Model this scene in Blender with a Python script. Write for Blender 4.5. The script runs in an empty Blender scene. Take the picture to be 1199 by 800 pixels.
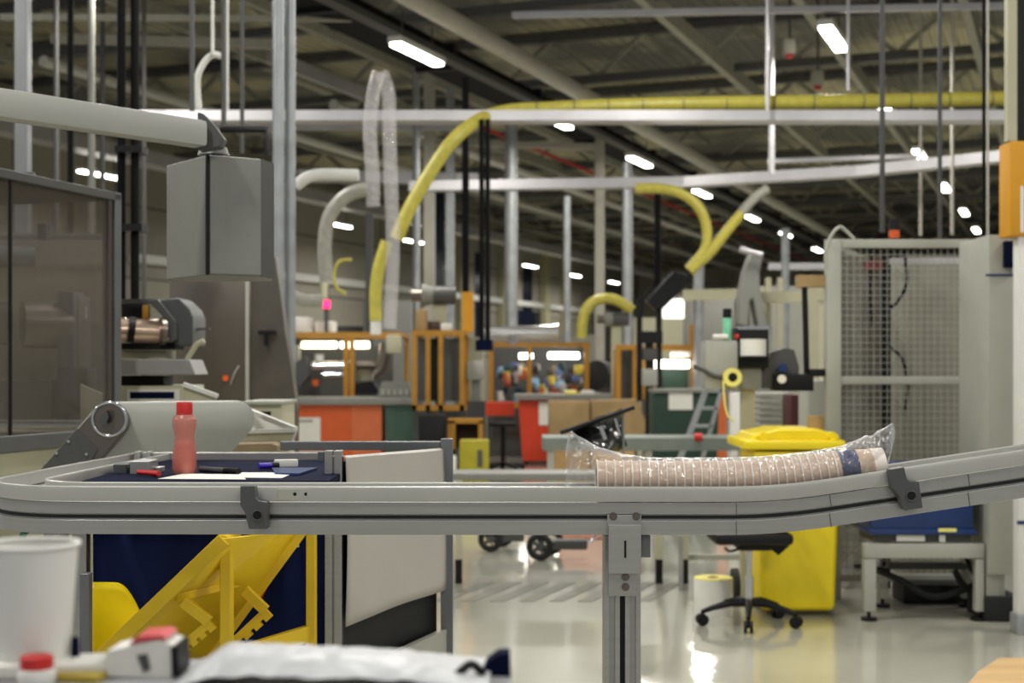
import bpy, bmesh, math, random
from mathutils import Vector, Matrix
from math import pi, sin, cos, radians as R
random.seed(7)
SC = bpy.context.scene
COL = SC.collection

# ------------------------------------------------------------------ camera, world, lights, exposure
F = 1665.3            # focal length in pixels of a 1199 px wide frame
H = 1.6               # eye height
HY = 430.0            # pixel row of the horizon
cd = bpy.data.cameras.new('camera'); cam = bpy.data.objects.new('camera', cd); COL.objects.link(cam)
cd.lens = 50.0; cd.sensor_width = 36.0; cd.sensor_fit = 'HORIZONTAL'
cam.location = (0, 0, H); cam.rotation_euler = (pi/2, 0, 0)
cd.shift_y = (HY-400.0)/1199.0
cd.clip_start = 0.05; cd.clip_end = 400
cd.dof.use_dof = True; cd.dof.focus_distance = 3.42; cd.dof.aperture_fstop = 4.2
SC.camera = cam
vs = SC.view_settings
SC.display_settings.display_device = 'sRGB'
vs.view_transform = 'Standard'; vs.look = 'None'; vs.gamma = 1.0; vs.use_curve_mapping = False
vs.exposure = 0.0
W = bpy.data.worlds.new('world'); SC.world = W; W.use_nodes = True
bg = W.node_tree.nodes['Background']
bg.inputs[0].default_value = (0.93, 0.97, 1.0, 1); bg.inputs[1].default_value = 0.31
LAMP_W = 172.0        # power of one ceiling tube's light
TUBE = 14.0           # glow of its diffuser
cy = SC.cycles
cy.max_bounces = 6; cy.diffuse_bounces = 3; cy.glossy_bounces = 4; cy.transmission_bounces = 4
cy.transparent_max_bounces = 12; cy.sample_clamp_indirect = 4.0; cy.caustics_reflective = False; cy.caustics_refractive = False
cy.use_denoising = True

# ------------------------------------------------------------------ materials
def lin(c):
    r = []
    for v in c[:3]:
        v = v/255.0
        r.append(v/12.92 if v <= .04045 else ((v+.055)/1.055)**2.4)
    return (*r, 1.0)
def mat(name, c, rough=.55, metal=0.0, var=.10, nscale=6.0, bump=0.0, bscale=40.0, alpha=1.0, spec=.5, coat=0.0,
        emit=None, es=0.0, rvar=0.0, stretch=None, trans=0.0):
    m = bpy.data.materials.new(name); m.use_nodes = True
    nt = m.node_tree; N = nt.nodes; L = nt.links; b = N['Principled BSDF']
    tc = N.new('ShaderNodeTexCoord'); src = tc.outputs['Object']
    if stretch:
        mp = N.new('ShaderNodeMapping'); mp.inputs['Scale'].default_value = stretch; L.new(src, mp.inputs[0]); src = mp.outputs[0]
    nz = N.new('ShaderNodeTexNoise'); nz.inputs['Scale'].default_value = nscale; nz.inputs['Detail'].default_value = 4
    L.new(src, nz.inputs['Vector'])
    cr = N.new('ShaderNodeValToRGB'); L.new(nz.outputs[0], cr.inputs[0])
    base = lin(c)
    cr.color_ramp.elements[0].position = .3; cr.color_ramp.elements[1].position = .7
    cr.color_ramp.elements[0].color = (*[v*(1-var) for v in base[:3]], 1)
    cr.color_ramp.elements[1].color = (*[min(1, v*(1+var)) for v in base[:3]], 1)
    L.new(cr.outputs[0], b.inputs['Base Color'])
    b.inputs['Roughness'].default_value = rough; b.inputs['Metallic'].default_value = metal
    b.inputs['Specular IOR Level'].default_value = spec; b.inputs['Coat Weight'].default_value = coat
    b.inputs['Alpha'].default_value = alpha; b.inputs['Transmission Weight'].default_value = trans
    if rvar:
        mr = N.new('ShaderNodeMapRange'); mr.inputs[3].default_value = max(.02, rough-rvar); mr.inputs[4].default_value = min(1, rough+rvar)
        L.new(nz.outputs[0], mr.inputs[0]); L.new(mr.outputs[0], b.inputs['Roughness'])
    if bump:
        n2 = N.new('ShaderNodeTexNoise'); n2.inputs['Scale'].default_value = bscale; L.new(src, n2.inputs['Vector'])
        bp = N.new('ShaderNodeBump'); bp.inputs['Strength'].default_value = bump; bp.inputs['Distance'].default_value = .02
        L.new(n2.outputs[0], bp.inputs['Height']); L.new(bp.outputs[0], b.inputs['Normal'])
    if emit:
        b.inputs['Emission Color'].default_value = lin(emit); b.inputs['Emission Strength'].default_value = es
    return m
M = {}
M['alu'] = mat('brushed_aluminium', (172,171,168), .38, .75, .05, 3, stretch=(1,1,30))
M['alu_dark'] = mat('grey_aluminium', (120,122,124), .4, .7, .06)
M['grey_plastic'] = mat('dark_grey_plastic', (72,74,74), .45, 0, .05)
M['black'] = mat('black_plastic', (10,10,11), .5, 0, .1, spec=.3)
M['black_paint'] = mat('black_paint', (5,5,6), .65, 0, .1, spec=.15)
M['rubber'] = mat('black_rubber', (22,22,22), .75, 0, .1)
M['rail'] = mat('pale_rail_plastic', (168,167,162), .35, .25, .04)
M['chain'] = mat('white_chain_plastic', (222,222,216), .4, 0, .04)
M['steel'] = mat('stainless_steel', (120,112,104), .32, .8, .12, 1.2, rvar=.1)
M['steel_bright'] = mat('bright_steel', (205,205,205), .2, .9, .06)
M['galv'] = mat('galvanised_sheet', (158,161,163), .42, .45, .15, 5)
M['chrome'] = mat('chrome', (215,215,218), .12, 1.0, .03)
M['grey_paint'] = mat('grey_paint', (126,126,120), .45, 0, .04)
M['grey_light'] = mat('light_grey_paint', (162,162,152), .45, 0, .04)
M['grey_dark'] = mat('dark_grey_paint', (70,70,68), .5, 0, .08)
M['arm_grey'] = mat('pale_arm_paint', (168,168,162), .4, 0, .03)
M['cream'] = mat('cream_paint', (176,172,146), .5, 0, .06)
M['white'] = mat('white_paint', (215,214,208), .45, 0, .04)
M['paper'] = mat('white_paper', (222,220,212), .8, 0, .04)
M['panel'] = mat('pale_plastic_sheet', (180,175,168), .5, 0, .05, 2)
M['navy'] = mat('navy_cloth', (16,28,72), .85, 0, .25, 3, bump=.2, bscale=8, spec=.2)
M['navy_tray'] = mat('navy_plastic', (9,15,42), .85, 0, .1, spec=.08)
M['blue'] = mat('blue_plastic', (20,48,98), .35, 0, .1)
M['yellow'] = mat('yellow_paint', (226,190,30), .4, 0, .06)
M['yellow_bin'] = mat('yellow_plastic', (240,214,20), .38, 0, .04)
M['yellow_dull'] = mat('dull_yellow_plastic', (160,150,20), .6, 0, .1)
M['hose'] = mat('yellow_hose', (186,176,74), .4, 0, .12, 14)
M['hose_white'] = mat('clear_hose', (150,148,138), .35, 0, .12, 14)
M['amber'] = mat('amber_frame_paint', (172,122,32), .45, 0, .1)
M['orange'] = mat('orange_panel', (200,84,26), .5, 0, .06)
M['orange_pale'] = mat('pale_orange_panel', (204,104,58), .5, 0, .06)
M['redorange'] = mat('red_orange_panel', (196,54,20), .5, 0, .06)
M['red'] = mat('red_plastic', (190,34,30), .4, 0, .06)
M['green_dark'] = mat('dark_green_panel', (22,52,38), .6, 0, .1)
M['green_bin'] = mat('green_bin_plastic', (62,92,76), .5, 0, .08)
M['cardboard'] = mat('cardboard', (158,132,92), .85, 0, .08, 8)
M['wood'] = mat('light_wood', (190,154,100), .55, 0, .14, 5, stretch=(1,8,1))
M['wall'] = mat('wall_panel', (186,182,168), .8, 0, .05, .4)
M['wall_col'] = mat('wall_column', (176,172,138), .7, 0, .06)
M['navy_glass'] = mat('dark_window', (24,30,50), .15, 0, .2)
M['roof_dark'] = mat('roof_steel', (92,92,92), .6, .1, .12)
M['truss'] = mat('truss_paint', (160,158,144), .55, .2, .12)
M['pipe_pale'] = mat('pale_pipe', (176,172,160), .5, .1, .08)
M['tray'] = mat('cable_tray_zinc', (192,189,192), .32, .45, .1, 2)
M['tube'] = mat('lit_diffuser', (255,255,250), .5, emit=(255,252,240), es=TUBE)
M['tube_warm'] = mat('lit_machine_lamp', (255,250,220), .5, emit=(255,246,214), es=5.0)
M['far_window'] = mat('lit_window_pane', (240,240,236), .5, emit=(250,250,244), es=1.2)
M['sleeve'] = mat('yellow_sleeve_foam', (206,144,16), .6, 0, .05)
M['led'] = mat('signal_lamp_red', (240,40,90), .5, emit=(255,30,90), es=4.0)
M['tape_y'] = mat('pale_yellow_tape', (232,222,120), .5, 0, .05)
M['cupbody'] = mat('tan_cup_paper', (206,178,154), .55, 0, .05, 60)
M['cuprim'] = mat('white_cup_rim', (236,226,216), .5, 0, .03)
M['cupnavy'] = mat('navy_cup_print', (34,40,92), .5, 0, .1)
M['glue'] = mat('green_label', (120,196,160), .5, 0, .2, 60)
M['belt'] = mat('pale_green_belt', (170,171,162), .34, 0, .05)

def sheet(name, c, alpha, rough, bump, bscale):
    """thin clear film: part see-through, part shiny"""
    m = mat(name, c, rough, 0, .1, 20, bump=bump, bscale=bscale, alpha=alpha, spec=1.0, coat=.6)
    return m
def film_material():
    m = bpy.data.materials.new('clear_film'); m.use_nodes = True; nt = m.node_tree; N = nt.nodes; L = nt.links
    out = N['Material Output']; N.remove(N['Principled BSDF'])
    tr_ = N.new('ShaderNodeBsdfTransparent'); tr_.inputs[0].default_value = (.96,.96,.96,1)
    gl = N.new('ShaderNodeBsdfGlossy'); gl.inputs['Roughness'].default_value = .16; gl.inputs[0].default_value = (1,1,1,1)
    df = N.new('ShaderNodeBsdfTranslucent'); df.inputs[0].default_value = (.9,.9,.9,1)
    di = N.new('ShaderNodeBsdfDiffuse'); di.inputs[0].default_value = (.85,.85,.85,1)
    lw = N.new('ShaderNodeLayerWeight'); lw.inputs[0].default_value = .35
    tc = N.new('ShaderNodeTexCoord'); nz = N.new('ShaderNodeTexNoise'); nz.inputs['Scale'].default_value = 28; nz.inputs['Detail'].default_value = 3; nz.inputs['Distortion'].default_value = 1.5
    L.new(tc.outputs['Object'], nz.inputs['Vector'])
    bp = N.new('ShaderNodeBump'); bp.inputs['Strength'].default_value = .9; bp.inputs['Distance'].default_value = .012
    L.new(nz.outputs[0], bp.inputs['Height'])
    for n_ in (gl, di, lw): L.new(bp.outputs[0], n_.inputs['Normal'])
    mx0 = N.new('ShaderNodeMixShader'); mx0.inputs[0].default_value = .45; L.new(gl.outputs[0], mx0.inputs[1]); L.new(di.outputs[0], mx0.inputs[2])
    mr = N.new('ShaderNodeMapRange'); mr.inputs[3].default_value = .10; mr.inputs[4].default_value = .65; L.new(lw.outputs['Facing'], mr.inputs[0])
    mx = N.new('ShaderNodeMixShader'); L.new(mr.outputs[0], mx.inputs[0]); L.new(tr_.outputs[0], mx.inputs[1]); L.new(mx0.outputs[0], mx.inputs[2])
    L.new(mx.outputs[0], out.inputs[0]); return m
M['film'] = film_material()
M['pane'] = sheet('smoky_pane', (98,88,78), .42, .08, .02, 2)
M['filmtube'] = sheet('clear_film_sleeve', (225,220,220), .3, .15, .8, 12)
M['pet'] = mat('pink_bottle_plastic', (206,118,104), .25, 0, .05, alpha=.6, coat=.4)
M['bagwhite'] = mat('white_plastic_bag', (184,185,187), .42, 0, .05, 6, bump=.5, bscale=16, spec=.4)
M['blackbag'] = mat('black_sack_film', (22,22,22), .18, 0, .1, bump=.6, bscale=12, coat=.5)

# ------------------------------------------------------------------ helpers
def at(x, y, Y):            # point seen at pixel x, y and at distance Y
    return Vector(((x-599.5)/F*Y, Y, H-(y-HY)/F*Y))
def onfloor(x, y):
    Y = H*F/(y-HY); return at(x, y, Y)
D = Vector((.363, .932, 0)).normalized(); CR = Vector((D.y, -D.x, 0))   # along and across the hall
def hall(u, t, z): return CR*u + D*t + Vector((0, 0, z))
HR = -math.atan2(D.x, D.y)
def smooth_path(pts, n=6):
    pts = [Vector(p) for p in pts]
    if len(pts) < 3: return pts
    P = [pts[0]*2-pts[1]] + pts + [pts[-1]*2-pts[-2]]
    out = []
    for i in range(1, len(P)-2):
        a, b, c, d = P[i-1], P[i], P[i+1], P[i+2]
        for k in range(n):
            t = k/n
            out.append(.5*((2*b)+(-a+c)*t+(2*a-5*b+4*c-d)*t*t+(-a+3*b-3*c+d)*t**3))
    out.append(pts[-1]); return out

class MB:
    def __init__(s): s.bm = bmesh.new()
    def box(s, c, size, rz=0, rot=None, bevel=0):
        m = Matrix.Translation(Vector(c)) @ (rot.to_4x4() if rot else Matrix.Rotation(rz, 4, 'Z')) @ Matrix.Diagonal((*size, 1))
        g = bmesh.ops.create_cube(s.bm, size=1, matrix=m)
        if bevel:
            es = list({e for v in g['verts'] for e in v.link_edges})
            bmesh.ops.bevel(s.bm, geom=es, offset=bevel, segments=2, affect='EDGES', profile=.6)
        return s
    def bb(s, x0, x1, y0, y1, z0, z1, bevel=0):
        return s.box(((x0+x1)/2, (y0+y1)/2, (z0+z1)/2), (abs(x1-x0), abs(y1-y0), abs(z1-z0)), bevel=bevel)
    def pb(s, x0, y0, x1, y1, Y, dep, bevel=0):     # box whose front face covers a pixel rectangle at distance Y
        a = at(x0, y0, Y); b = at(x1, y1, Y)
        return s.bb(a.x, b.x, Y, Y+dep, b.z, a.z, bevel)
    def bar(s, p0, p1, w, d=None, bevel=0):         # square bar between two points
        p0 = Vector(p0); p1 = Vector(p1); v = p1-p0; d = d or w
        up = Vector((0,0,1)) if abs(v.normalized().z) < .95 else Vector((0,1,0))
        x = v.normalized(); y = up.cross(x).normalized(); z = x.cross(y)
        rot = Matrix((x, y, z)).transposed()
        return s.box((p0+p1)/2, (v.length, w, d), rot=rot, bevel=bevel)
    def tube(s, pts, r, seg=10, cap=True, n=0):
        pts = [Vector(p) for p in pts]
        if n: pts = smooth_path(pts, n)
        rs = r if isinstance(r, (list, tuple)) else [r]*len(pts)
        rings = []; prev = None
        for i, p in enumerate(pts):
            t = (pts[min(i+1, len(pts)-1)]-pts[max(i-1, 0)]).normalized()
            if prev is None:
                up = Vector((0,0,1)) if abs(t.z) < .9 else Vector((1,0,0)); a = t.cross(up).normalized()
            else:
                a = (prev - t*prev.dot(t)).normalized()
            prev = a; b = t.cross(a)
            rings.append([s.bm.verts.new(p + (a*cos(2*pi*k/seg)+b*sin(2*pi*k/seg))*rs[i]) for k in range(seg)])
        for i in range(len(rings)-1):
            for k in range(seg):
                s.bm.faces.new((rings[i][k], rings[i][(k+1)%seg], rings[i+1][(k+1)%seg], rings[i+1][k]))
        if cap:
            s.bm.faces.new(rings[0][::-1]); s.bm.faces.new(rings[-1])
        return s
    def cyl(s, p0, p1, r, r2=None, seg=20, cap=True):
        return s.tube([p0, p1], [r, r if r2 is None else r2], seg, cap)
    def lathe(s, prof, c, axis=(0,0,1), seg=28, cap=False):     # prof: (radius, height)
        ax = Vector(axis).normalized(); up = Vector((0,0,1)) if abs(ax.z) < .9 else Vector((1,0,0))
        a = ax.cross(up).normalized(); b = ax.cross(a); c = Vector(c); rings = []
        for r, h in prof:
            rings.append([s.bm.verts.new(c+ax*h+(a*cos(2*pi*k/seg)+b*sin(2*pi*k/seg))*max(r, 1e-4)) for k in range(seg)])
        for i in range(len(rings)-1):
            for k in range(seg):
                s.bm.faces.new((rings[i][k], rings[i][(k+1)%seg], rings[i+1][(k+1)%seg], rings[i+1][k]))
        if cap: s.bm.faces.new(rings[0][::-1]); s.bm.faces.new(rings[-1])
        return s
    def prism(s, pts, v):                            # polygon of 3D points extruded by vector v
        v = Vector(v); a = [s.bm.verts.new(Vector(p)) for p in pts]; b = [s.bm.verts.new(Vector(p)+v) for p in pts]
        n = len(a); s.bm.faces.new(a); s.bm.faces.new(b[::-1])
        for i in range(n): s.bm.faces.new((a[i], b[i], b[(i+1)%n], a[(i+1)%n]))
        return s
    def pp(s, pix, Y, dep):                          # pixel outline at distance Y extruded away
        return s.prism([at(x, y, Y) for x, y in pix], (0, dep, 0))
    def ring(s, c, r, t, axis=(0,1,0), seg=28, s2=10):   # torus
        ax = Vector(axis).normalized(); up = Vector((0,0,1)) if abs(ax.z) < .9 else Vector((1,0,0))
        a = ax.cross(up).normalized(); b = ax.cross(a); c = Vector(c); rings = []
        for k in range(seg):
            d = a*cos(2*pi*k/seg)+b*sin(2*pi*k/seg)
            rings.append([s.bm.verts.new(c+d*(r+t*cos(2*pi*j/s2))+ax*t*sin(2*pi*j/s2)) for j in range(s2)])
        for k in range(seg):
            for j in range(s2):
                s.bm.faces.new((rings[k][j], rings[k][(j+1)%s2], rings[(k+1)%seg][(j+1)%s2], rings[(k+1)%seg][j]))
        return s
    def sweep(s, path, prof, closed=True, normals=None):   # prof: list of (n, h); path points with horizontal normals
        pts = [Vector(p) for p in path]; rings = []
        for i, p in enumerate(pts):
            t = (pts[min(i+1, len(pts)-1)]-pts[max(i-1, 0)]); t.z = 0; t.normalize()
            nn = Vector((-t.y, t.x, 0))
            rings.append([s.bm.verts.new(p+nn*a+Vector((0,0,h))) for a, h in prof])
        k = len(prof)
        for i in range(len(rings)-1):
            for j in range(k if closed else k-1):
                s.bm.faces.new((rings[i][j], rings[i][(j+1)%k], rings[i+1][(j+1)%k], rings[i+1][j]))
        if closed: s.bm.faces.new(rings[0][::-1]); s.bm.faces.new(rings[-1])
        return s
    def grid(s, pts):                                # rows of points
        V = [[s.bm.verts.new(Vector(p)) for p in r] for r in pts]
        for i in range(len(V)-1):
            for j in range(len(V[0])-1):
                s.bm.faces.new((V[i][j], V[i][j+1], V[i+1][j+1], V[i+1][j]))
        return s
    def build(s, name, m, parent=None, bevel=0, smooth=True, solid=0, sub=0):
        bmesh.ops.recalc_face_normals(s.bm, faces=s.bm.faces[:])
        me = bpy.data.meshes.new(name)
        if parent is not None:
            pm = parent
            mw = Matrix.Identity(4)
            while pm is not None:
                mw = Matrix.Translation(pm.location) @ pm.rotation_euler.to_matrix().to_4x4() @ mw; pm = pm.parent
            org = Vector((0,0,0)); s.bm.transform(mw.inverted())
        else:
            vs_ = [v.co for v in s.bm.verts]
            org = Vector(((min(v.x for v in vs_)+max(v.x for v in vs_))/2, (min(v.y for v in vs_)+max(v.y for v in vs_))/2, min(v.z for v in vs_)))
            s.bm.transform(Matrix.Translation(-org))
        s.bm.to_mesh(me); s.bm.free()
        o = bpy.data.objects.new(name, me); COL.objects.link(o)
        o.location = org
        if parent is not None: o.parent = parent
        me.materials.append(M[m] if isinstance(m, str) else m)
        if smooth:
            me.polygons.foreach_set('use_smooth', [True]*len(me.polygons)); me.set_sharp_from_angle(angle=.7)
        if solid:
            d = o.modifiers.new('solidify', 'SOLIDIFY'); d.thickness = solid
        if bevel:
            d = o.modifiers.new('bevel', 'BEVEL'); d.width = bevel; d.segments = 2; d.limit_method = 'ANGLE'; d.harden_normals = True
        return o
def thing(name, label, cat, loc=(0,0,0), rz=0, group=None):
    o = bpy.data.objects.new(name, None); COL.objects.link(o); o.empty_display_size = .1
    o.location = Vector(loc); o.rotation_euler = (0,0,rz); return tag(o, label, cat, group)
def tag(o, label, cat, group=None, kind=None):
    o['label'] = label; o['category'] = cat
    if group: o['group'] = group
    if kind: o['kind'] = kind
    return o
def struct(o): o['kind'] = 'structure'; return o
def dup(root, loc=None, rz=None, label=None):
    def cp(o, par):
        c = o.copy(); COL.objects.link(c); c.parent = par
        for ch in o.children: cp(ch, c)
        return c
    kids = list(root.children)
    r = root.copy(); COL.objects.link(r)
    for k in kids: cp(k, r)
    if loc is not None: r.location = Vector(loc)
    if rz is not None: r.rotation_euler = (0,0,rz)
    if label: r['label'] = label
    return r
ORD = ['first','second','third','fourth','fifth','sixth','seventh','eighth','ninth','tenth','eleventh','twelfth','thirteenth','fourteenth','fifteenth','sixteenth','seventeenth','eighteenth','nineteenth','twentieth',
 'twenty-first','twenty-second','twenty-third','twenty-fourth','twenty-fifth','twenty-sixth','twenty-seventh','twenty-eighth','twenty-ninth','thirtieth']

# ------------------------------------------------------------------ the hall
def floor_material():
    m = bpy.data.materials.new('epoxy_floor'); m.use_nodes = True; nt = m.node_tree; N = nt.nodes; L = nt.links; b = N['Principled BSDF']
    tc = N.new('ShaderNodeTexCoord'); nz = N.new('ShaderNodeTexNoise'); nz.inputs['Scale'].default_value = .5; nz.inputs['Detail'].default_value = 6
    L.new(tc.outputs['Object'], nz.inputs['Vector'])
    cr = N.new('ShaderNodeValToRGB'); L.new(nz.outputs[0], cr.inputs[0])
    cr.color_ramp.elements[0].position = .35; cr.color_ramp.elements[0].color = lin((168,166,152))
    cr.color_ramp.elements[1].position = .65; cr.color_ramp.elements[1].color = lin((190,188,172))
    L.new(cr.outputs[0], b.inputs['Base Color']); b.inputs['Roughness'].default_value = .3
    b.inputs['Coat Weight'].default_value = 1.0; b.inputs['Coat Roughness'].default_value = .07
    n2 = N.new('ShaderNodeTexNoise'); n2.inputs['Scale'].default_value = 6; L.new(tc.outputs['Object'], n2.inputs['Vector'])
    bp = N.new('ShaderNodeBump'); bp.inputs['Strength'].default_value = .12; bp.inputs['Distance'].default_value = .01
    L.new(n2.outputs[0], bp.inputs['Height']); L.new(bp.outputs[0], b.inputs['Normal']); L.new(bp.outputs[0], b.inputs['Coat Normal'])
    return m
def deck_material():
    m = bpy.data.materials.new('roof_deck'); m.use_nodes = True; nt = m.node_tree; N = nt.nodes; L = nt.links; b = N['Principled BSDF']
    tc = N.new('ShaderNodeTexCoord'); wv = N.new('ShaderNodeTexWave'); wv.inputs['Scale'].default_value = 1.2; wv.bands_direction = 'X'
    L.new(tc.outputs['Object'], wv.inputs['Vector'])
    nz = N.new('ShaderNodeTexNoise'); nz.inputs['Scale'].default_value = .22; nz.inputs['Detail'].default_value = 3; L.new(tc.outputs['Object'], nz.inputs['Vector'])
    cr = N.new('ShaderNodeValToRGB'); L.new(nz.outputs[0], cr.inputs[0])
    e = cr.color_ramp.elements; e[0].position = .44; e[0].color = lin((120,119,114)); e[1].position = .58; e[1].color = lin((212,204,172))
    L.new(cr.outputs[0], b.inputs['Base Color']); b.inputs['Roughness'].default_value = .75
    bp = N.new('ShaderNodeBump'); bp.inputs['Strength'].default_value = .8; bp.inputs['Distance'].default_value = .1
    L.new(wv.outputs[1], bp.inputs['Height']); L.new(bp.outputs[0], b.inputs['Normal'])
    return m
def wall_material():
    m = bpy.data.materials.new('wall_cladding'); m.use_nodes = True; nt = m.node_tree; N = nt.nodes; L = nt.links; b = N['Principled BSDF']
    tc = N.new('ShaderNodeTexCoord'); br = N.new('ShaderNodeTexBrick'); br.offset = 0; br.inputs['Scale'].default_value = .12
    br.inputs['Mortar Size'].default_value = .004; br.inputs['Color1'].default_value = lin((152,147,134)); br.inputs['Color2'].default_value = lin((166,162,148)); br.inputs['Mortar'].default_value = lin((96,92,84))
    mp = N.new('ShaderNodeMapping'); mp.inputs['Rotation'].default_value = (pi/2, 0, 0); L.new(tc.outputs['Object'], mp.inputs[0])
    sx = N.new('ShaderNodeSeparateXYZ'); cx = N.new('ShaderNodeCombineXYZ'); L.new(tc.outputs['Object'], sx.inputs[0])
    L.new(sx.outputs[1], cx.inputs[0]); L.new(sx.outputs[2], cx.inputs[1]); L.new(cx.outputs[0], br.inputs['Vector'])
    L.new(br.outputs[0], b.inputs['Base Color']); b.inputs['Roughness'].default_value = .75
    return m
def hall_box(u0, u1, t0, t1, z0, z1, mb=None):
    mb = mb or MB(); c = hall((u0+u1)/2, (t0+t1)/2, (z0+z1)/2)
    return mb.box(c, (abs(u1-u0), abs(t1-t0), abs(z1-z0)), rz=HR)
UW = -25.0; ZC = 8.6; TE = 86.0
def hall_struct(mb, name, m):
    e = bpy.data.objects.new(name, None)      # only to get a rotated mesh frame
    bmesh.ops.recalc_face_normals(mb.bm, faces=mb.bm.faces[:])
    mb.bm.transform(Matrix.Rotation(-HR, 4, 'Z')); bpy.data.objects.remove(e)
    me = bpy.data.meshes.new(name); mb.bm.to_mesh(me); mb.bm.free()
    o = bpy.data.objects.new(name, me); COL.objects.link(o); o.rotation_euler = (0,0,HR); me.materials.append(m if not isinstance(m, str) else M[m])
    return struct(o)
hall_struct(hall_box(UW-.3, 30, -6, TE+.3, -.2, 0), 'floor', floor_material())
hall_struct(hall_box(UW-.3, 30, 14, TE+.3, ZC, ZC+.2), 'ceiling', deck_material())
hall_struct(hall_box(UW-.3, UW, 14, TE, 0, ZC), 'wall_left', wall_material())
hall_struct(hall_box(UW-.3, 30, TE, TE+.3, 0, ZC), 'wall_far', 'wall')
# pale columns and tall dark windows of the left wall
def wall_t(px):      # distance along the left wall of what is seen at pixel column px
    k = (px-599.5)/F; return UW*(CR.x-k*CR.y)/(k*D.y-D.x)
n = 0
for a, b in ((508,523),(556,563),(612,622)):
    n += 1; hall_struct(hall_box(UW, UW+.06, wall_t(a), wall_t(b), 2.6, 6.8), 'window_%d' % n, 'navy_glass')
n += 1; hall_struct(hall_box(UW, UW+.05, wall_t(590), wall_t(641), 2.9, 4.4), 'window_%d' % n, 'navy_glass')
n = 0
for a in (492, 533, 583, 632, 655):
    n += 1; t = wall_t(a); hall_struct(hall_box(UW, UW+.3, t, t+.8, 0, ZC-.6), 'trim_%d' % n, 'wall_col')
n += 1; hall_struct(hall_box(UW, UW+.25, wall_t(150), TE, 4.6, 4.85), 'trim_%d' % n, 'white')
# hatched floor marking in front of the scooters
n += 1
mb = MB(); y0, y1 = 9.7, 10.55; x = -.55
while x < 1.0:
    z = .003; mb.prism([(x,y0,0),(x+.1,y0,0),(x+.42,y1,0),(x+.32,y1,0)], (0,0,z)); x += .2
struct(mb.build('trim_%d' % n, 'grey_dark' if False else mat('grey_floor_paint', (112,110,100), .45, spec=.2), smooth=False))

# roof steel
tr = None
for i, t in enumerate(range(22, 84, 6)):
    r = thing('roof_truss', ORD[i]+' lattice roof truss from the front, under the dark roof deck', 'truss', hall(0, t, ZC-1.1), HR, 'roof trusses across the hall')
    if tr is None:
        tr = r
        a = MB(); a.box(hall(1, t, ZC-.12), (52, .22, .18), rz=HR); a.build('top_chord', 'roof_dark', r)
        a = MB(); a.box(hall(1, t, ZC-1.05), (52, .2, .16), rz=HR); a.build('bottom_chord', 'roof_dark', r)
        a = MB(); u = -25
        while u < 26:
            a.bar(hall(u, t, ZC-1.0), hall(u+1, t, ZC-.15), .09); a.bar(hall(u+1, t, ZC-.15), hall(u+2, t, ZC-1.0), .09); u += 2
        a.build('web', 'truss', r)
    else:
        bpy.data.objects.remove(r); r = dup(tr, hall(0, t, ZC-1.1), HR, ORD[i]+' lattice roof truss from the front, under the dark roof deck')
pu = None
for i, u in enumerate([-23.5, -21, -18.5, -14, -12, -6.2, -3.9, -1.5, 1.5, 4.5]):
    lab = ORD[i]+' long roof beam from the left wall, running down the hall'
    if pu is None:
        a = hall_box(u-.07, u+.07, 16, TE, ZC-1.28, ZC-1.0); pu = a.build('roof_beam', 'truss'); tag(pu, lab, 'beam', 'long roof beams'); base = hall(u, 0, 0)
        pu0 = pu.location.copy(); u0 = u
    else:
        o = pu.copy(); COL.objects.link(o); o.location = pu0 + CR*(u-u0); o['label'] = lab
# black busbar duct, pale pipe
r = thing('overhead_busbar', 'long black busbar duct running diagonally under the roof', 'duct', hall(-9.4, 18, 6.3))
hall_box(-9.8, -9.2, 15, TE, 6.45, 6.75).build('casing', 'black_paint', r)
hall_box(-9.05, -8.85, 15, TE, 6.35, 6.45).build('rail', 'grey_dark', r)
for t in range(17, 84, 4): MB().box(hall(-9.5, t, 6.6), (.7, .12, .42), rz=HR).build('joint_band', 'black', r)
o = MB().cyl(hall(-13.0, 24, 6.6), hall(-13.0, TE, 6.6), .1, seg=12).build('roof_pipe', 'white'); tag(o, 'white round pipe running down the hall left of the black duct', 'pipe')
o = MB().cyl(hall(-8.0, 15, 6.45), hall(-8.0, TE, 6.45), .14, seg=14).build('roof_pipe', 'pipe_pale'); tag(o, 'pale round pipe running diagonally beside the black duct', 'pipe')
o = MB().cyl(hall(-16.5, 20, 6.9), hall(-16.5, TE, 6.9), .1, seg=12).build('roof_pipe', 'white'); tag(o, 'thin pale pipe high up left of the black duct', 'pipe')
o = hall_box(-19.8, -19.3, 20, TE, 6.2, 6.5).build('cable_duct', 'tray'); tag(o, 'wide pale duct descending along the left side of the roof', 'duct')
o = hall_box(-12.6, -12.53, 30, TE, 7.1, 7.17).build('sprinkler_pipe', 'red'); tag(o, 'thin red sprinkler pipe under the roof left of the black duct', 'pipe')

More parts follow.
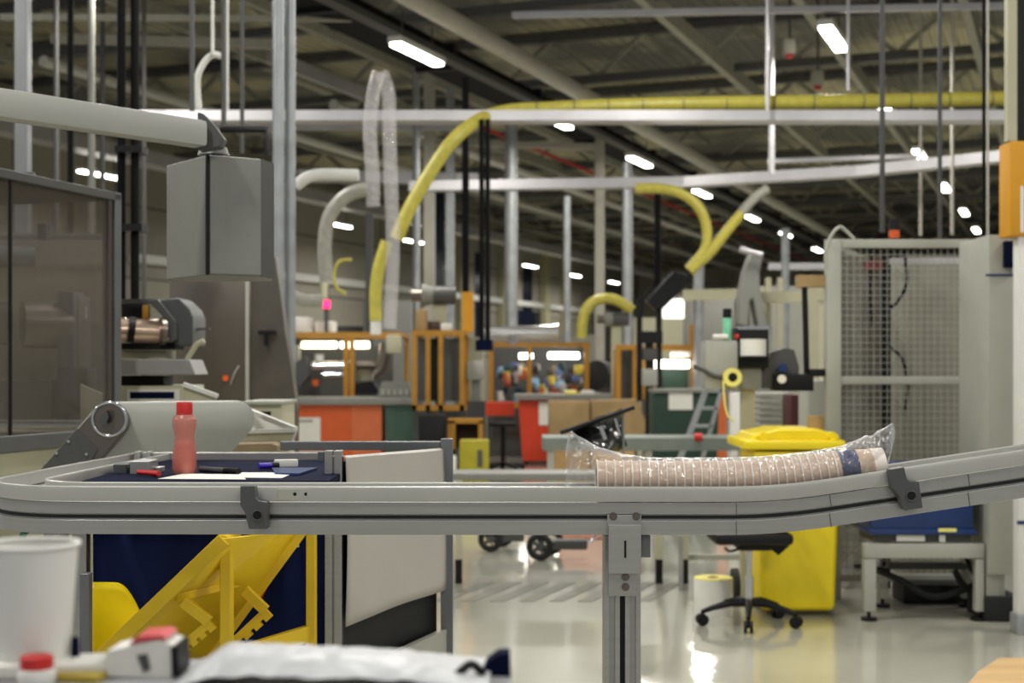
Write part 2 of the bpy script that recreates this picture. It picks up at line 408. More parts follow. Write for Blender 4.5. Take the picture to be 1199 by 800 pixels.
# ceiling lights: three rows that are in view, and those of the same rows over and behind the camera
LZ = 6.0
def luminaire(u, t, label, first=[None], power=LAMP_W):
    loc = hall(u, t, LZ)
    if first[0] is None:
        r = thing('ceiling_light', label, 'light', loc, HR, 'tube lights in rows under the roof')
        MB().box(hall(u, t, LZ+.06), (.2, 1.5, .08), rz=HR).build('housing', 'white', r)
        MB().box(hall(u, t, LZ), (.17, 1.42, .05), rz=HR, bevel=.015).build('diffuser', 'tube', r)
        a = MB(); a.cyl(hall(u, t-.5, LZ+.1), hall(u, t-.5, LZ+.5), .012, seg=6); a.cyl(hall(u, t+.5, LZ+.1), hall(u, t+.5, LZ+.5), .012, seg=6); a.build('hanger', 'grey_dark', r)
        ld = bpy.data.lights.new('lamp', 'AREA'); ld.shape = 'RECTANGLE'; ld.size = .2; ld.size_y = 1.5; ld.energy = power; ld.color = (1, .97, .9)
        lo = bpy.data.objects.new('lamp', ld); COL.objects.link(lo); lo.parent = r; lo.location = (0, 0, -.04)
        first[0] = r
    else: r = dup(first[0], loc, HR, label)
    return r
rowA = [18.6, 24.2, 29.6, 35, 40.5, 46, 51.5]
def trow(px, py):     # u,t of a light seen there
    Y = (LZ-H)*F/(HY-py); X = (px-599.5)/F*Y; v = Vector((X, Y, 0)); return v.dot(CR), v.dot(D)
vis = {'right': [(976,46),(1037,129),(1077,182),(1106,220),(1129,249),(1143,270)],
       'middle': [(489,64),(651,143),(749,190),(822,227),(881,256),(920,275),(957,293)],
       'left': [(117,205),(397,264),(484,283),(621,312),(673,323),(719,331)]}
for row, L_ in vis.items():
    for i, (x, y) in enumerate(L_):
        u, t = trow(x, y); luminaire(u, t, '%s glowing tube light from the front in the %s row under the roof' % (ORD[i], row))
for row, u in (('right', -3.1), ('middle', -9.2)):
    for i, t in enumerate((1, 7, 13)):
        luminaire(u, t, '%s tube light overhead in the %s row, above the camera side' % (ORD[i], row))
for i, t in enumerate((-3, 3, 9, 15)):
    luminaire(3.2, t, '%s tube light overhead in the outer right row' % ORD[i])

# ------------------------------------------------------------------ the conveyor
ZT = 1.320      # top of the guide rails on the level stretch
path = []
for k in range(9): path.append(Vector((-1.24+.03*(1-k/8), 4.75-(4.75-3.72)*k/8, ZT)))
cxp, cyp, rr = -1.03, 3.63, .21
path = [Vector((-1.17, 4.75, ZT)), Vector((-1.20, 4.35, ZT)), Vector((-1.225, 4.0, ZT))]
for k in range(15):
    a = pi + (pi/2)*k/14
    path.append(Vector((cxp+rr*cos(a), cyp+rr*sin(a)+.0, ZT)))
path += [Vector((-.8, 3.412, ZT)), Vector((-.4, 3.402, ZT)), Vector((0, 3.40, ZT)), Vector((.35, 3.40, ZT))]
def zrise(x):      # the stretch on the right climbs
    a, b, sl = .50, .74, .150
    if x < a: return 0
    if x < b: return sl*(x-a)**2/(2*(b-a))
    return sl*(b-a)/2 + sl*(x-b)
for k in range(24):
    x = .42+k*.05; path.append(Vector((x, 3.40, ZT+zrise(x))))
r = thing('chain_conveyor', 'long silver conveyor bending back at its left end and climbing at its right', 'conveyor', (0, 3.4, 0))
W2 = .070     # half width
def rect(n0, n1, h0, h1): return [(n0,h0),(n1,h0),(n1,h1),(n0,h1)]
bm_ = MB()
for s in (-1, 1):
    f = lambda a, b_: (min(s*a, s*b_), max(s*a, s*b_))
    for h0, h1 in ((-.0655, -.0385), (-.1140, -.0805)):
        n0, n1 = f(.048, .063); bm_.sweep(path, rect(n0, n1, h0, h1))
    n0, n1 = f(.046, .056); bm_.sweep(path, rect(n0, n1, -.082, -.062))
bm_.sweep(path, rect(-.05, .05, -.062, -.054)); bm_.sweep(path, rect(-.05, .05, -.114, -.108))
bm_.build('beam', 'alu', r, bevel=.0012)
for s in (-1, 1):
    MB().sweep(path, [(s*.0562,-.0765),(s*.0590,-.0765),(s*.0590,-.0690),(s*.0562,-.0690)]).build('slot_strip', 'rubber', r)
    g = MB().sweep(path, [(s*.055,-.036),(s*.068,-.036),(s*.068,-.010),(s*.066,-.002),(s*.060,0),(s*.055,-.003)]).build('guide_rail', 'rail', r, bevel=.001)
c = MB().sweep(path, rect(-.042, .042, -.048, -.040)).build('chain', 'chain', r)
a = MB()
def surf(x, h, side=-1): return Vector((x, 3.40+side*.063, ZT+zrise(x)+h))
# splice plates with screws on the guide rail, joint seams
def slope(x): return math.atan((zrise(x+.01)-zrise(x-.01))/.02)
def tilt_box(mb, x, y, h, w, d, hh, bevel=0):
    return mb.box((x, y, ZT+zrise(x)+h), (w, d, hh), rot=Matrix.Rotation(-slope(x), 3, 'Y'), bevel=bevel)
def wx(px_, Y=3.34): return (px_-599.5)/F*Y
for x in (wx(352), wx(1106)):
    p = tilt_box(MB(), x, 3.3405, -.0195, .108, .008, .028).build('splice_plate', 'grey_light', r, bevel=.0015)
    sc = MB()
    for dx in (-.013, .013):
        xx = x+dx; z = ZT+zrise(xx)-.018
        sc.cyl((xx, 3.3385, z), (xx, 3.336, z), .0042, seg=14)
    sc.build('screw', 'black', p)
a = MB()
for x in (wx(380), wx(1079)): tilt_box(a, x, 3.3408, -.019, .0016, .004, .034)
for x in (wx(862), wx(972), wx(530)*0+wx(1134)): tilt_box(a, x, 3.3365, -.0525, .0012, .002, .027); tilt_box(a, x, 3.3365, -.098, .0012, .002, .033)
a.build('joint_seam', 'grey_dark', r)
# dark clamps holding the guide rail
for x in (wx(300, 3.33), wx(1054, 3.33)):
    th = -slope(x); rm = Matrix.Rotation(th, 3, 'Y'); o_ = Vector((x, 3.300, ZT+zrise(x)))
    P_ = [(-.032,.004),(.002,.004),(.004,-.022),(.010,-.030),(.031,-.034),(.031,-.096),(-.012,-.096),(-.020,-.060),(-.032,-.040)]
    c = MB().prism([o_+rm@Vector((p, 0, q)) for p, q in P_], (0, .034, 0)).build('rail_clamp', 'grey_plastic', r, bevel=.002)
    q = o_+rm@Vector((.008, -.001, -.064))
    k = MB(); k.cyl(q+Vector((0,.003,0)), q-Vector((0,.001,0)), .0105, seg=20); k.build('clamp_bore', 'black', c)
    k = MB(); k.ring(q-Vector((0,.0005,0)), .0115, .0015); k.build('clamp_collar', 'grey_dark', c)
# support leg
lx = wx(729, 3.36)
g = thing
leg = MB()
w = .043
for sx in (-1, 1):
    leg.bb(lx+sx*w-.008*(sx+1)/1*0-(.0 if sx<0 else .012), lx+sx*w+(.012 if sx<0 else 0), 3.36, 3.44, .03, ZT-.118)
leg.bb(lx-w+.01, lx+w-.01, 3.368, 3.432, .03, ZT-.118)
leg.bb(lx-.006-.012, lx-.006, 3.3605, 3.372, .03, ZT-.118); leg.bb(lx+.006, lx+.018, 3.3605, 3.372, .03, ZT-.118)
post = leg.build('leg', 'alu', r, bevel=.0015)
MB().bb(lx-.0055, lx+.0055, 3.3665, 3.3685, .03, ZT-.2).build('slot', 'black', post)
MB().bb(lx-.09, lx+.09, 3.33, 3.47, 0, .03, bevel=.004).build('foot_plate', 'grey_plastic', post)
pl = MB(); pl.bb(lx-.036, lx+.040, 3.318, 3.324, ZT-.202, ZT-.092); pl.bb(lx-.036, lx+.040, 3.318, 3.336, ZT-.092, ZT-.089); pl.bb(lx-.038, lx+.042, 3.333, 3.3365, ZT-.114, ZT-.0665)
plate = pl.build('bracket_plate', 'alu', r, bevel=.001)
MB().bb(lx+.0005, lx+.0055, 3.3170, 3.3185, ZT-.165, ZT-.125).build('slot', 'black', plate)
MB().bb(lx+.040, lx+.066, 3.36, 3.44, ZT-.17, ZT-.118, bevel=.002).build('side_bracket', 'alu_dark', r)
MB().bb(lx-.034, lx+.032, 3.352, 3.3585, ZT-.26, ZT-.205, bevel=.001).build('lower_plate', 'alu', r)
for q in ((-.024,-.070,3.336),(.030,-.070,3.336),(.006,-.214,3.352),(.006,-.238,3.352)):
    b_ = MB(); c_ = Vector((lx+q[0], q[2], ZT+q[1])); b_.cyl(c_, c_-Vector((0,.004,0)), .0095, seg=20); b_.cyl(c_-Vector((0,.004,0)), c_-Vector((0,.010,0)), .006, seg=6)
    b_.build('bolt', 'steel', r)
# second leg of the far branch, hidden mostly below the loop
a = MB(); a.bb(-1.235, -1.175, 4.30, 4.38, 0, ZT-.114); a.build('leg', 'alu', r, bevel=.0015)
a = MB(); a.bb(-1.17, -1.11, 3.39, 3.45, 0, ZT-.114)
# inner end bracket of the bend
o = MB(); o.bb(-1.128, -1.09, 4.02, 4.10, ZT-.09, ZT+.005); o.build('rail_clamp', 'grey_plastic', r, bevel=.002)
o = MB(); o.bb(-1.075, -1.02, 4.00, 4.10, ZT-.07, ZT+.015); o.bb(-1.09, -1.0, 4.05, 4.10, ZT-.02, ZT-.005); o.build('side_bracket', 'alu', r, bevel=.002)

# ------------------------------------------------------------------ the bag of cups on the conveyor
def cpt(x, up=0, y=3.405):       # point above the chain, following the climb
    s = slope(x); return Vector((x-up*sin(s), y, ZT-.040+zrise(x)+up*cos(s)))
def cup_parts(x, root=None, label=None, last=False):
    ax = Vector((cos(slope(x)), 0, sin(slope(x)))); c = cpt(x, .050)
    r = thing('paper_cup', label, 'cup', c, 0, 'tan paper cups nested on their side in the clear bag')
    MB().lathe([(.047,.0),(.0465,.004),(.0355,.118),(.034,.118),(.0455,.004)], c, ax, seg=28).build('body', 'cupbody', r)
    MB().ring(c, .0470, .0022, ax, seg=28, s2=8).build('rim', 'cuprim', r)
    if last:
        MB().lathe([(.0468,.012),(.0445,.035),(.0418,.056)], c, ax, seg=28).build('print_band', 'cupnavy', r, solid=.0006)
        MB().lathe([(.001,.110),(.0385,.092),(.0365,.121),(.0345,.121),(.0345,.112)], c, ax, seg=28).build('base', 'cuprim', r)
    return r
x = wx(699, 3.40); i = 0; first = None
while x < wx(985, 3.40):
    nxt = x+.0205
    last = nxt >= wx(985, 3.40)
    lab = 'tan paper cup with white rim, %s from the left in the bagged stack' % ORD[min(i, 29)]
    if last:
        lab = 'tan paper cup with navy print band, last at the right end of the bagged stack'; cup_parts(x, None, lab, True)
    elif first is None: first = cup_parts(x, None, lab); fx = x
    else:
        o = dup(first, cpt(x, .050), 0, lab); o.rotation_euler = (0, -slope(x), 0)
    x = nxt; i += 1
# clear bag: a crinkled film tube with two flat flared tails
rows = []; rnd = random.Random(3)
def interp(tab, p):
    for (a, va), (b, vb) in zip(tab, tab[1:]):
        if p <= b: k = (p-a)/(b-a); return va+(vb-va)*max(0, k)
    return tab[-1][1]
TOP = [(662,.120),(667,.163),(676,.155),(690,.138),(705,.126),(730,.112),(760,.1035),(985,.1035),(996,.106),(1010,.108),(1030,.118),(1045,.130),(1056,.137)]
BOT = [(662,.02),(675,.003),(690,.0),(985,.0),(1005,.004),(1030,.012),(1045,.050),(1056,.118)]
HALF = [(662,.012),(680,.030),(698,.0505),(985,.0505),(1010,.045),(1035,.028),(1056,.010)]
NX, NA = 150, 56
for i in range(NX+1):
    p = 662+(1056-662)*i/NX; x = wx(p, 3.4); row = []
    zt_, zb_, ry = interp(TOP, p), interp(BOT, p), interp(HALF, p)
    tail = max(0, min(1, (700-p)/20), min(1, (p-990)/20)); amp = .0012+.0075*tail
    for j in range(NA):
        a = 2*pi*j/NA; cz = (zt_+zb_)/2; rz = (zt_-zb_)/2
        f = abs(sin(p*.085+a*2.1))**.5*.6+abs(sin(p*.043-a*3.3+1))**.5*.6+abs(sin(p*.17+a*1.3+2))*.4+abs(sin(p*.31-a*5))*.25-1.0
        w_ = amp*f*(1 if sin(a) > -.5 or tail > .3 else .2)
        v = cpt(x, cz+(rz+abs(w_) if not tail else rz+w_)*sin(a)); v.y = 3.405+max(-.0530, min(.0530, (ry+w_)*cos(a)))
        row.append(v)
    row.append(row[0].copy()); rows.append(row)
b_ = MB(); b_.grid(rows); bmesh.ops.remove_doubles(b_.bm, verts=b_.bm.verts[:], dist=1e-6)
bag = b_.build('plastic_bag', 'film'); tag(bag, 'clear crinkled plastic bag lying on the conveyor around the paper cups', 'bag')

# ------------------------------------------------------------------ workbench cart behind the conveyor
r = thing('workbench_cart', 'aluminium framed cart with navy lined side, pale sheet side panel and navy tray top', 'cart', (-.75, 4.2, 0))
Y1, Y2 = 4.0, 4.72
xl, xr, xr2 = at(97, 500, Y1).x, at(398, 500, Y1).x, at(523, 500, Y2).x
zt = 1.30
a = MB(); a.bb(-1.135, xr, Y1-.25, Y2-.12, zt-.02, zt); a.build('tray_top', 'navy_tray', r)
MB().bb(-1.0, xr-.05, Y1+.1, Y2-.15, 1.15, zt-.02).build('tray_support', 'grey_dark', r)
a = MB(); a.pb(380, 528, 389, 800, Y1, .04); a.pb(391, 528, 400, 800, Y1, .04); a.bb(at(380,0,Y1).x, at(400,0,Y1).x, Y1+.01, Y1+.03, 0.05, 1.35); a.build('corner_post', 'alu', r, bevel=.002)
a = MB(); a.bb(xr2-.02, xr2+.02, Y2, Y2+.04, .1, at(0,514,Y2).z); a.build('corner_post', 'alu_dark', r, bevel=.002)
a = MB(); a.bb(xl-.03, xl+.01, Y1, Y1+.04, 0, 1.19); a.build('corner_post', 'alu', r, bevel=.002)
a = MB(); a.bb(at(163,0,4.62).x, at(385,0,4.62).x, 4.62, 4.66, at(0,540,4.62).z, at(0,530,4.62).z); a.bb(at(163,0,4.62).x, at(385,0,4.62).x, 4.625, 4.655, at(0,553,4.62).z, at(0,542,4.62).z)
a.bb(at(163,0,4.62).x, at(385,0,4.62).x, 4.633, 4.645, at(0,553,4.62).z, at(0,530,4.62).z); a.build('rear_rail', 'alu', r, bevel=.003)
a = MB(); a.pb(157, 529, 164, 556, 4.60, .05); a.pb(171, 529, 176, 556, 4.60, .05); a.build('rail_bracket', 'alu', r, bevel=.002)
a = MB(); a.pb(372, 529, 379, 560, 4.55, .05); a.pb(383, 529, 387, 560, 4.55, .05); a.build('rail_bracket', 'alu_dark', r, bevel=.002)
# navy lining, slightly wavy
g = []
for i in range(30):
    x = xl+.02+(xr-xl-.04)*i/29; g.append([Vector((x, Y1+.03+.008*sin(i*1.3)+.004*sin(i*3.1+z*9), z)) for z in [.1+(1.08)*j/11 for j in range(12)]])
MB().grid(g).build('navy_lining', 'navy', r, solid=.004)
a = MB(); a.bb(xl, xr, Y1+.10, Y2, 0, 1.18); a.build('inner_box', 'navy_tray', r)
# pale side sheet that recedes to the right
def side(px_, k): return None
A = at(405, 500, Y1+.02); B = at(521, 500, Y2)
g = []
for i in range(25):
    k = i/24; p = A.lerp(B, k); row = []
    for j in range(14):
        q = j/13; zz = .865*(1-q)+(1.343-.018*k)*q; zz += .012*sin(k*5)*(1-q)*.4
        row.append(Vector((p.x+.006*sin(k*7+q*3), p.y, zz)))
    zz = 1.349-.018*k; row.append(Vector((p.x-.012, p.y+.004, zz))); row.append(Vector((p.x-.03, p.y+.008, zz-.002)))
    g.append(row)
MB().grid(g).build('side_sheet', 'panel', r, solid=.003)
a = MB(); dv = (B-A).normalized(); nv = Vector((-dv.y, dv.x, 0))*.0
def sbox(mb, k0, k1, z0, z1, off, th):
    p0 = A.lerp(B, k0); p1 = A.lerp(B, k1); nn = Vector((dv.y, -dv.x, 0))
    mb.prism([Vector((p0.x, p0.y, z0))+nn*off, Vector((p1.x, p1.y, z0))+nn*off, Vector((p1.x, p1.y, z1))+nn*off, Vector((p0.x, p0.y, z1))+nn*off], -nn*th); return mb
sbox(MB(), 0, 1, .4, 1.33, -.03, .01).build('side_backing', 'black', r)
sbox(MB(), .0, 1, .0, .73, .006, .02).build('lower_panel', 'grey_light', r)
# dark rear rail seen over the sheet
a = MB(); p = at(342, 520, 5.0); q = at(520, 520, 5.0); a.bb(p.x, q.x, 4.74, 4.78, at(0,527,4.76).z, at(0,517,4.76).z); a.build('rear_top_rail', 'alu_dark', r, bevel=.002)
# things on the tray
def flat(name, pix, Y, z, h, m, label, cat, group=None):
    pts = [Vector(((x-599.5)/F*y, y, z)) for x, y in pix]
    o = MB().prism(pts, (0,0,h)).build(name, m); return tag(o, label, cat, group)
flat('paper_sheet', [(185,3.80),(288,3.78),(283,3.95),(215,3.98)], 0, 1.301, .001, 'paper', 'white paper sheet lying on the navy tray below the pink bottle', 'paper')
flat('paper_sheet', [(285,3.84),(330,3.82),(345,4.02),(278,4.02)], 0, 1.301, .0015, 'paper', 'crumpled white paper sheet on the tray right of the pink bottle', 'paper')
flat('cloth', [(322,3.95),(350,3.92),(372,4.15),(318,4.15)], 0, 1.301, .006, 'blue', 'blue cloth folded on the right side of the navy tray', 'cloth')
def pen(p0, p1, r_, m, label, name='marker_pen'):
    t = thing(name, label, 'pen', p0); v = (Vector(p1)-Vector(p0))
    MB().cyl(p0, Vector(p0)+v*.65, r_).build('barrel', m, t); MB().cyl(Vector(p0)+v*.65, p1, r_*1.15).build('cap', 'black' if m != 'red' else 'red', t); return t
pen((at(162,0,3.93).x, 3.93, 1.310), (at(186,0,3.88).x, 3.88, 1.309), .007, 'red', 'red marker pen on the navy tray left of the pink bottle')
pen((at(303,0,4.15).x, 4.15, 1.311), (at(326,0,4.18).x, 4.18, 1.311), .009, mat('violet_plastic', (52,30,170), .4), 'violet blue marker pen on the tray right of the bottle')
pen((at(232,0,4.05).x, 4.08, 1.308), (at(282,0,4.0).x, 3.97, 1.308), .008, 'grey_plastic', 'dark grey pen lying beside the pink bottle')
o = MB().box((at(335,0,4.25).x, 4.25, 1.313), (.07, .03, .022), rz=.2, bevel=.004).build('glue_tube', 'white'); tag(o, 'small white tube on the right side of the navy tray', 'tube')
# bottle
bx = at(216, 0, 4.0).x; bz = 1.302; bc = (bx, 4.0, bz)
r = thing('drink_bottle', 'translucent pink plastic bottle with red screw cap standing on the navy tray', 'bottle', bc)
sc_ = .198
prof = [(0,0),(.030,0),(.034,.012),(.0335,.05),(.029,.085),(.0275,.10),(.030,.118),(.0335,.135),(.0335,.148),(.030,.158),(.020,.166),(.0195,.17)]
MB().lathe([(a_, b_*1.0) for a_, b_ in prof], bc, seg=32).build('body', 'pet', r)
MB().lathe([(0,.006),(.029,.006),(.030,.05),(.026,.085),(.0,.088)], bc, seg=24).build('drink', mat('pink_drink', (190,108,94), .4), r)
MB().lathe([(.0225,.168),(.0225,.197),(.021,.200),(0,.200)], bc, seg=28).build('cap', 'red', r, bevel=.001)
MB().ring((bx, 4.0, bz+.166), .0205, .0022, (0,0,1)).build('neck_ring', 'red', r)

# ------------------------------------------------------------------ yellow chute rack and yellow scoop
r = thing('chute_rack', 'yellow steel stand carrying a tilted yellow chute with toothed supports', 'rack', (-.75, 3.75, 0))
a = MB(); a.pb(257, 630, 270, 1100, 3.62, .045); a.build('post', 'yellow', r, bevel=.003)
a = MB(); a.pb(358, 600, 369, 1080, 3.92, .04); a.build('post', 'yellow', r, bevel=.003)
a = MB(); a.bar(at(264, 772, 3.66), at(364, 741, 3.94), .02, .045); a.build('lower_rail', 'yellow', r, bevel=.002)
a = MB(); c = at(263, 635, 3.60); a.cyl(c+Vector((0,-.005,0)), c+Vector((0,.1,0)), .016, seg=20); a.bar(at(263,634,3.65), at(275, 626, 3.72), .035, .03); h_ = a.build('pivot', 'yellow', r)
MB().cyl(c+Vector((0,-.008,0)), c+Vector((0,-.004,0)), .009, seg=16).build('pivot_pin', 'grey_dark', h_)
# tilted chute: plate with raised lips
p0, p1 = at(112, 775, 3.55), at(262, 632, 3.55)      # near lip line
q0, q1 = at(240, 775, 3.86), at(352, 622, 3.86)
n_ = MB(); n_.grid([[p0, p1], [q0, q1]]); n_.build('chute_plate', 'yellow', r, solid=.006)
a = MB(); a.bar(p0, p1, .012, .035); a.build('lip', 'yellow', r, bevel=.002)
a = MB(); a.bar(q0, q1, .012, .035); a.build('lip', 'yellow', r, bevel=.002)
a = MB(); a.bar(at(205,700,3.60), at(290,680,3.84), .02, .02); a.build('cross_bar', 'yellow', r, bevel=.002)
def tooth(px0, px1, Y):
    # toothed strip hanging from an arm
    (x0,y0),(x1,y1) = px0, px1; dx, dy = x1-x0, y1-y0; ln = math.hypot(dx, dy); ux, uy = dx/ln, dy/ln; nx, ny = (uy, -ux) if uy > 0 and ux > 0 else (-uy, ux)
    if nx < 0: nx, ny = -nx, -ny
    pts = [(x0-nx*7, y0-ny*7), (x1-nx*7, y1-ny*7)]; k = 4; out = []
    for i in range(k):
        t1 = 1-i/k; t2 = 1-(i+.62)/k; t3 = 1-(i+1)/k
        out += [(x0+dx*t1+nx*7, y0+dy*t1+ny*7), (x0+dx*t2+nx*7, y0+dy*t2+ny*7), (x0+dx*t2+nx*2, y0+dy*t2+ny*2), (x0+dx*t3+nx*2, y0+dy*t3+ny*2)]
    return [at(x, y, Y) for x, y in pts+out]
for (A0, A1, T0, T1, Y) in (((214,704),(245,728),(208,764),(248,731),3.60), ((286,691),(311,715),(268,760),(314,717),3.78)):
    a = MB(); a.bar(at(*A0, Y), at(*A1, Y), .02, .028); a.build('support_arm', 'yellow', r, bevel=.002)
    a = MB().prism(tooth(T0, T1, Y), (0, .018, 0)).build('toothed_strip', 'yellow', r)
o = MB().prism([at(x, y, 3.93) for x, y in ((291,665),(318,655),(312,690),(300,712),(284,705))], (0,.012,0)).build('tool_handle', mat('orange_plastic', (226,70,20), .4)); tag(o, 'small orange tool handle hanging behind the yellow chute', 'tool')
o = MB().bb(at(340,0,3.9).x, at(350,0,3.9).x, 3.9, 3.904, at(0,641,3.9).z, at(0,634,3.9).z).build('label_sticker', 'paper'); tag(o, 'small white sticker at the top of the yellow chute', 'sticker'); o.parent = None
g = []
for i in range(13):
    k = i/12; row = []
    for j in range(9):
        q = j/8; x = 105+ k*64; ytop = 682+ (0 if k < .45 else (k-.45)**2*170); y = ytop+(765-ytop)*q
        row.append(at(x, y, 3.62+.10*sin(k*1.4)-.03*q))
    g.append(row)
o = MB().grid(g).build('scoop', 'yellow_bin', solid=.006); tag(o, 'bright yellow curved plastic chute left of the tilted yellow rack', 'chute')
a = MB(); a.pb(93, 672, 104, 1200, 3.3, .03); o = a.build('guard_post', 'alu_dark', bevel=.002); tag(o, 'slim grey upright post just right of the white paper cup', 'post')
o = MB().tube([at(22,640,4.6), at(30,622,4.6), at(45,612,4.6)], .012, n=4).build('green_hose', mat('green_hose', (16,80,56), .5)); tag(o, 'short dark green hose under the left end of the conveyor bend', 'hose')

# ------------------------------------------------------------------ foreground table and what lies on it
TZ = 1.28
r = thing('foreground_table', 'grey edged table top along the bottom of the picture, close to the viewer', 'table', (-.45, 1.3, 0))
MB().bb(-1.2, at(598,0,1.5).x, .9, 1.56, TZ-.03, TZ, bevel=.004).build('table_top', mat('grey_table_laminate', (150,150,152), .4), r)
for x, y in ((-1.1,.95),(-1.1,1.5),(-.08,.95),(-.08,1.5)): MB().bb(x-.02, x+.02, y-.02, y+.02, 0, TZ-.03).build('leg', 'alu', r)
c = Vector((at(36,0,1.50).x, 1.50, TZ))
r = thing('white_cup', 'large white paper cup at the left edge, standing on the foreground table', 'cup', c)
MB().lathe([(0,.004),(.037,.004),(.0375,0),(.038,.0),(.0485,.132),(.0478,.132),(.037,.006)], c, seg=40).build('body', 'white', r)
MB().ring(c+Vector((0,0,.133)), .0487, .0028, (0,0,1), seg=40).build('rim', 'white', r)
def jarcap(px_, Y, label):
    c = Vector((at(px_,0,Y).x, Y, TZ)); r = thing('jar', label, 'jar', c)
    MB().lathe([(0,0),(.018,0),(.019,.004),(.019,.012),(.016,.016),(0,.016)], c, seg=24).build('body', 'white', r)
    MB().lathe([(.0165,.015),(.0165,.027),(.015,.028),(0,.028)], c, seg=24).build('cap', 'red', r)
jarcap(43, 1.44, 'low white jar with dark red cap in front of the white cup')
# folded papers and small carton
o = MB().box((at(60,0,1.47).x, 1.485, TZ+.008), (.16, .06, .014), rz=.1, bevel=.003).build('folded_paper', 'paper'); tag(o, 'folded white paper lying beside the red capped jar', 'paper')
o = MB().box((at(92,0,1.45).x, 1.455, TZ+.004), (.05, .03, .008), rz=-.2, bevel=.002).build('sponge', mat('ochre_sponge', (170,150,60), .8)); tag(o, 'small ochre pad in front of the folded white paper', 'pad')
r = thing('small_carton', 'small white carton with a pink red top leaning on the foreground table', 'carton', (at(170,0,1.47).x, 1.47, TZ))
Yc = 1.46
a = MB(); a.prism([at(118,793,Yc), at(205,797,Yc), at(203,756,Yc), at(185,749,Yc), at(125,762,Yc)], (0,.05,0)); a.build('body', 'paper', r, bevel=.002)
a = MB(); a.prism([at(150,754,Yc-.001), at(195,748,Yc-.001), at(188,744,Yc-.001), at(160,746,Yc-.001)], (0,.05,0)); a.build('lid_print', mat('pink_print', (196,70,72), .6), r)
a = MB(); a.prism([at(200,758,Yc-.003), at(208,756,Yc-.003), at(210,792,Yc-.003), at(201,794,Yc-.003)], (0,.05,0)); a.build('side_strip', 'black', r)
a = MB(); a.prism([at(160,768,Yc-.002), at(172,766,Yc-.002), at(176,784,Yc-.002), at(168,788,Yc-.002)], (0,.004,0)); a.build('printed_mark', 'grey_dark', r)
o = MB().cyl((at(88,0,1.50).x, 1.50, TZ+.0), (at(88,0,1.5).x, 1.5, TZ+.035), .006, .004, seg=12).build('pen_cap', 'navy_tray'); tag(o, 'tiny navy cap standing at the foot of the white cup', 'cap')
rnd = random.Random(5); g = []
for i in range(34):
    k = i/33; row = []
    for j in range(14):
        q = j/13; x = at(213,0,1.46).x+(at(575,0,1.46).x-at(213,0,1.46).x)*k; y = 1.40+.15*q
        e = min(1, k*7)*min(1, (1-k)*3+.15)
        h = (.036*(1-.45*k))*e*sin(pi*min(.93, q+.07))**.6 + rnd.uniform(-1,1)*.0022*e
        row.append(Vector((x, y, TZ+.002+max(0, h))))
    g.append(row)
o = MB().grid(g).build('plastic_sack', 'bagwhite', solid=.001); tag(o, 'crumpled white plastic sack lying on the foreground table', 'bag')
d = o.modifiers.new('s', 'SUBSURF'); d.levels = d.render_levels = 1
Yb = 1.47
o = MB().prism([at(560,797,Yb), at(598,800,Yb), at(597,765,Yb), at(583,766,Yb), at(570,776,Yb)], (0,.03,0)).build('blue_packet', 'navy_tray', bevel=.002); tag(o, 'navy blue packet corner at the right end of the foreground table', 'packet')
o = MB().tube([at(535,790,1.44), at(552,778,1.445), at(566,790,1.45)], .0045, n=5).build('cable_end', 'black'); tag(o, 'black cable loop beside the navy packet', 'cable')
# tan board corner at lower right
Yw = 2.3; z_ = 1.6-(770-430)/F*Yw
pts = [Vector((at(1112,0,1.98).x,1.98,z_-.0)), Vector((at(1235,0,1.98).x,1.98,z_)), Vector((at(1235,0,2.3).x,2.3,z_)), Vector((at(1168,0,2.3).x,2.3,z_)), Vector((at(1140,0,2.22).x,2.2,z_))]
r = thing('stool', 'tan wooden stool seat corner at the lower right', 'stool', (pts[1].x, 2.1, 0))
MB().prism(pts, (0,0,-.02)).build('seat', 'wood', r, bevel=.004)
for x, y in ((.66,2.05),(.86,2.05),(.8,2.26),(.86,2.26)): MB().bb(x-.015, x+.015, y-.015, y+.015, 0, z_-.02).build('leg', 'grey_plastic', r)

# ------------------------------------------------------------------ swivel chair, bin, roll (near floor objects)
cc = Vector((at(877,0,8.85).x, 8.85, 0))
r = thing('swivel_chair', 'black swivel chair on a five-armed castor base beside the yellow bin', 'chair', cc)
MB().box(cc+Vector((0,0,.55)), (.48,.44,.07), bevel=.03).build('seat', 'black', r)
MB().box(cc+Vector((.02,0,.495)), (.2,.24,.05), bevel=.012).build('mechanism', 'black', r)
a = MB(); a.prism([cc+Vector(p) for p in ((.18,-.02,.43),(.25,-.02,.49),(.22,-.02,.60),(.15,-.02,.58),(.12,-.02,.48))], (0,.06,0)); a.build('back_bracket', 'black', r)
MB().box(cc+Vector((.24,0,.74)), (.05,.40,.24), bevel=.02).build('backrest', 'black', r)
a = MB(); a.tube([cc+Vector((-.03,-.1,.50)), cc+Vector((-.13,-.12,.47)), cc+Vector((-.17,-.13,.49))], .008, n=4); a.build('lever', 'black', r)
MB().cyl(cc+Vector((0,0,.12)), cc+Vector((0,0,.30)), .028).build('gas_column', 'chrome', r)
MB().cyl(cc+Vector((0,0,.30)), cc+Vector((0,0,.48)), .019).build('gas_piston', 'chrome', r)
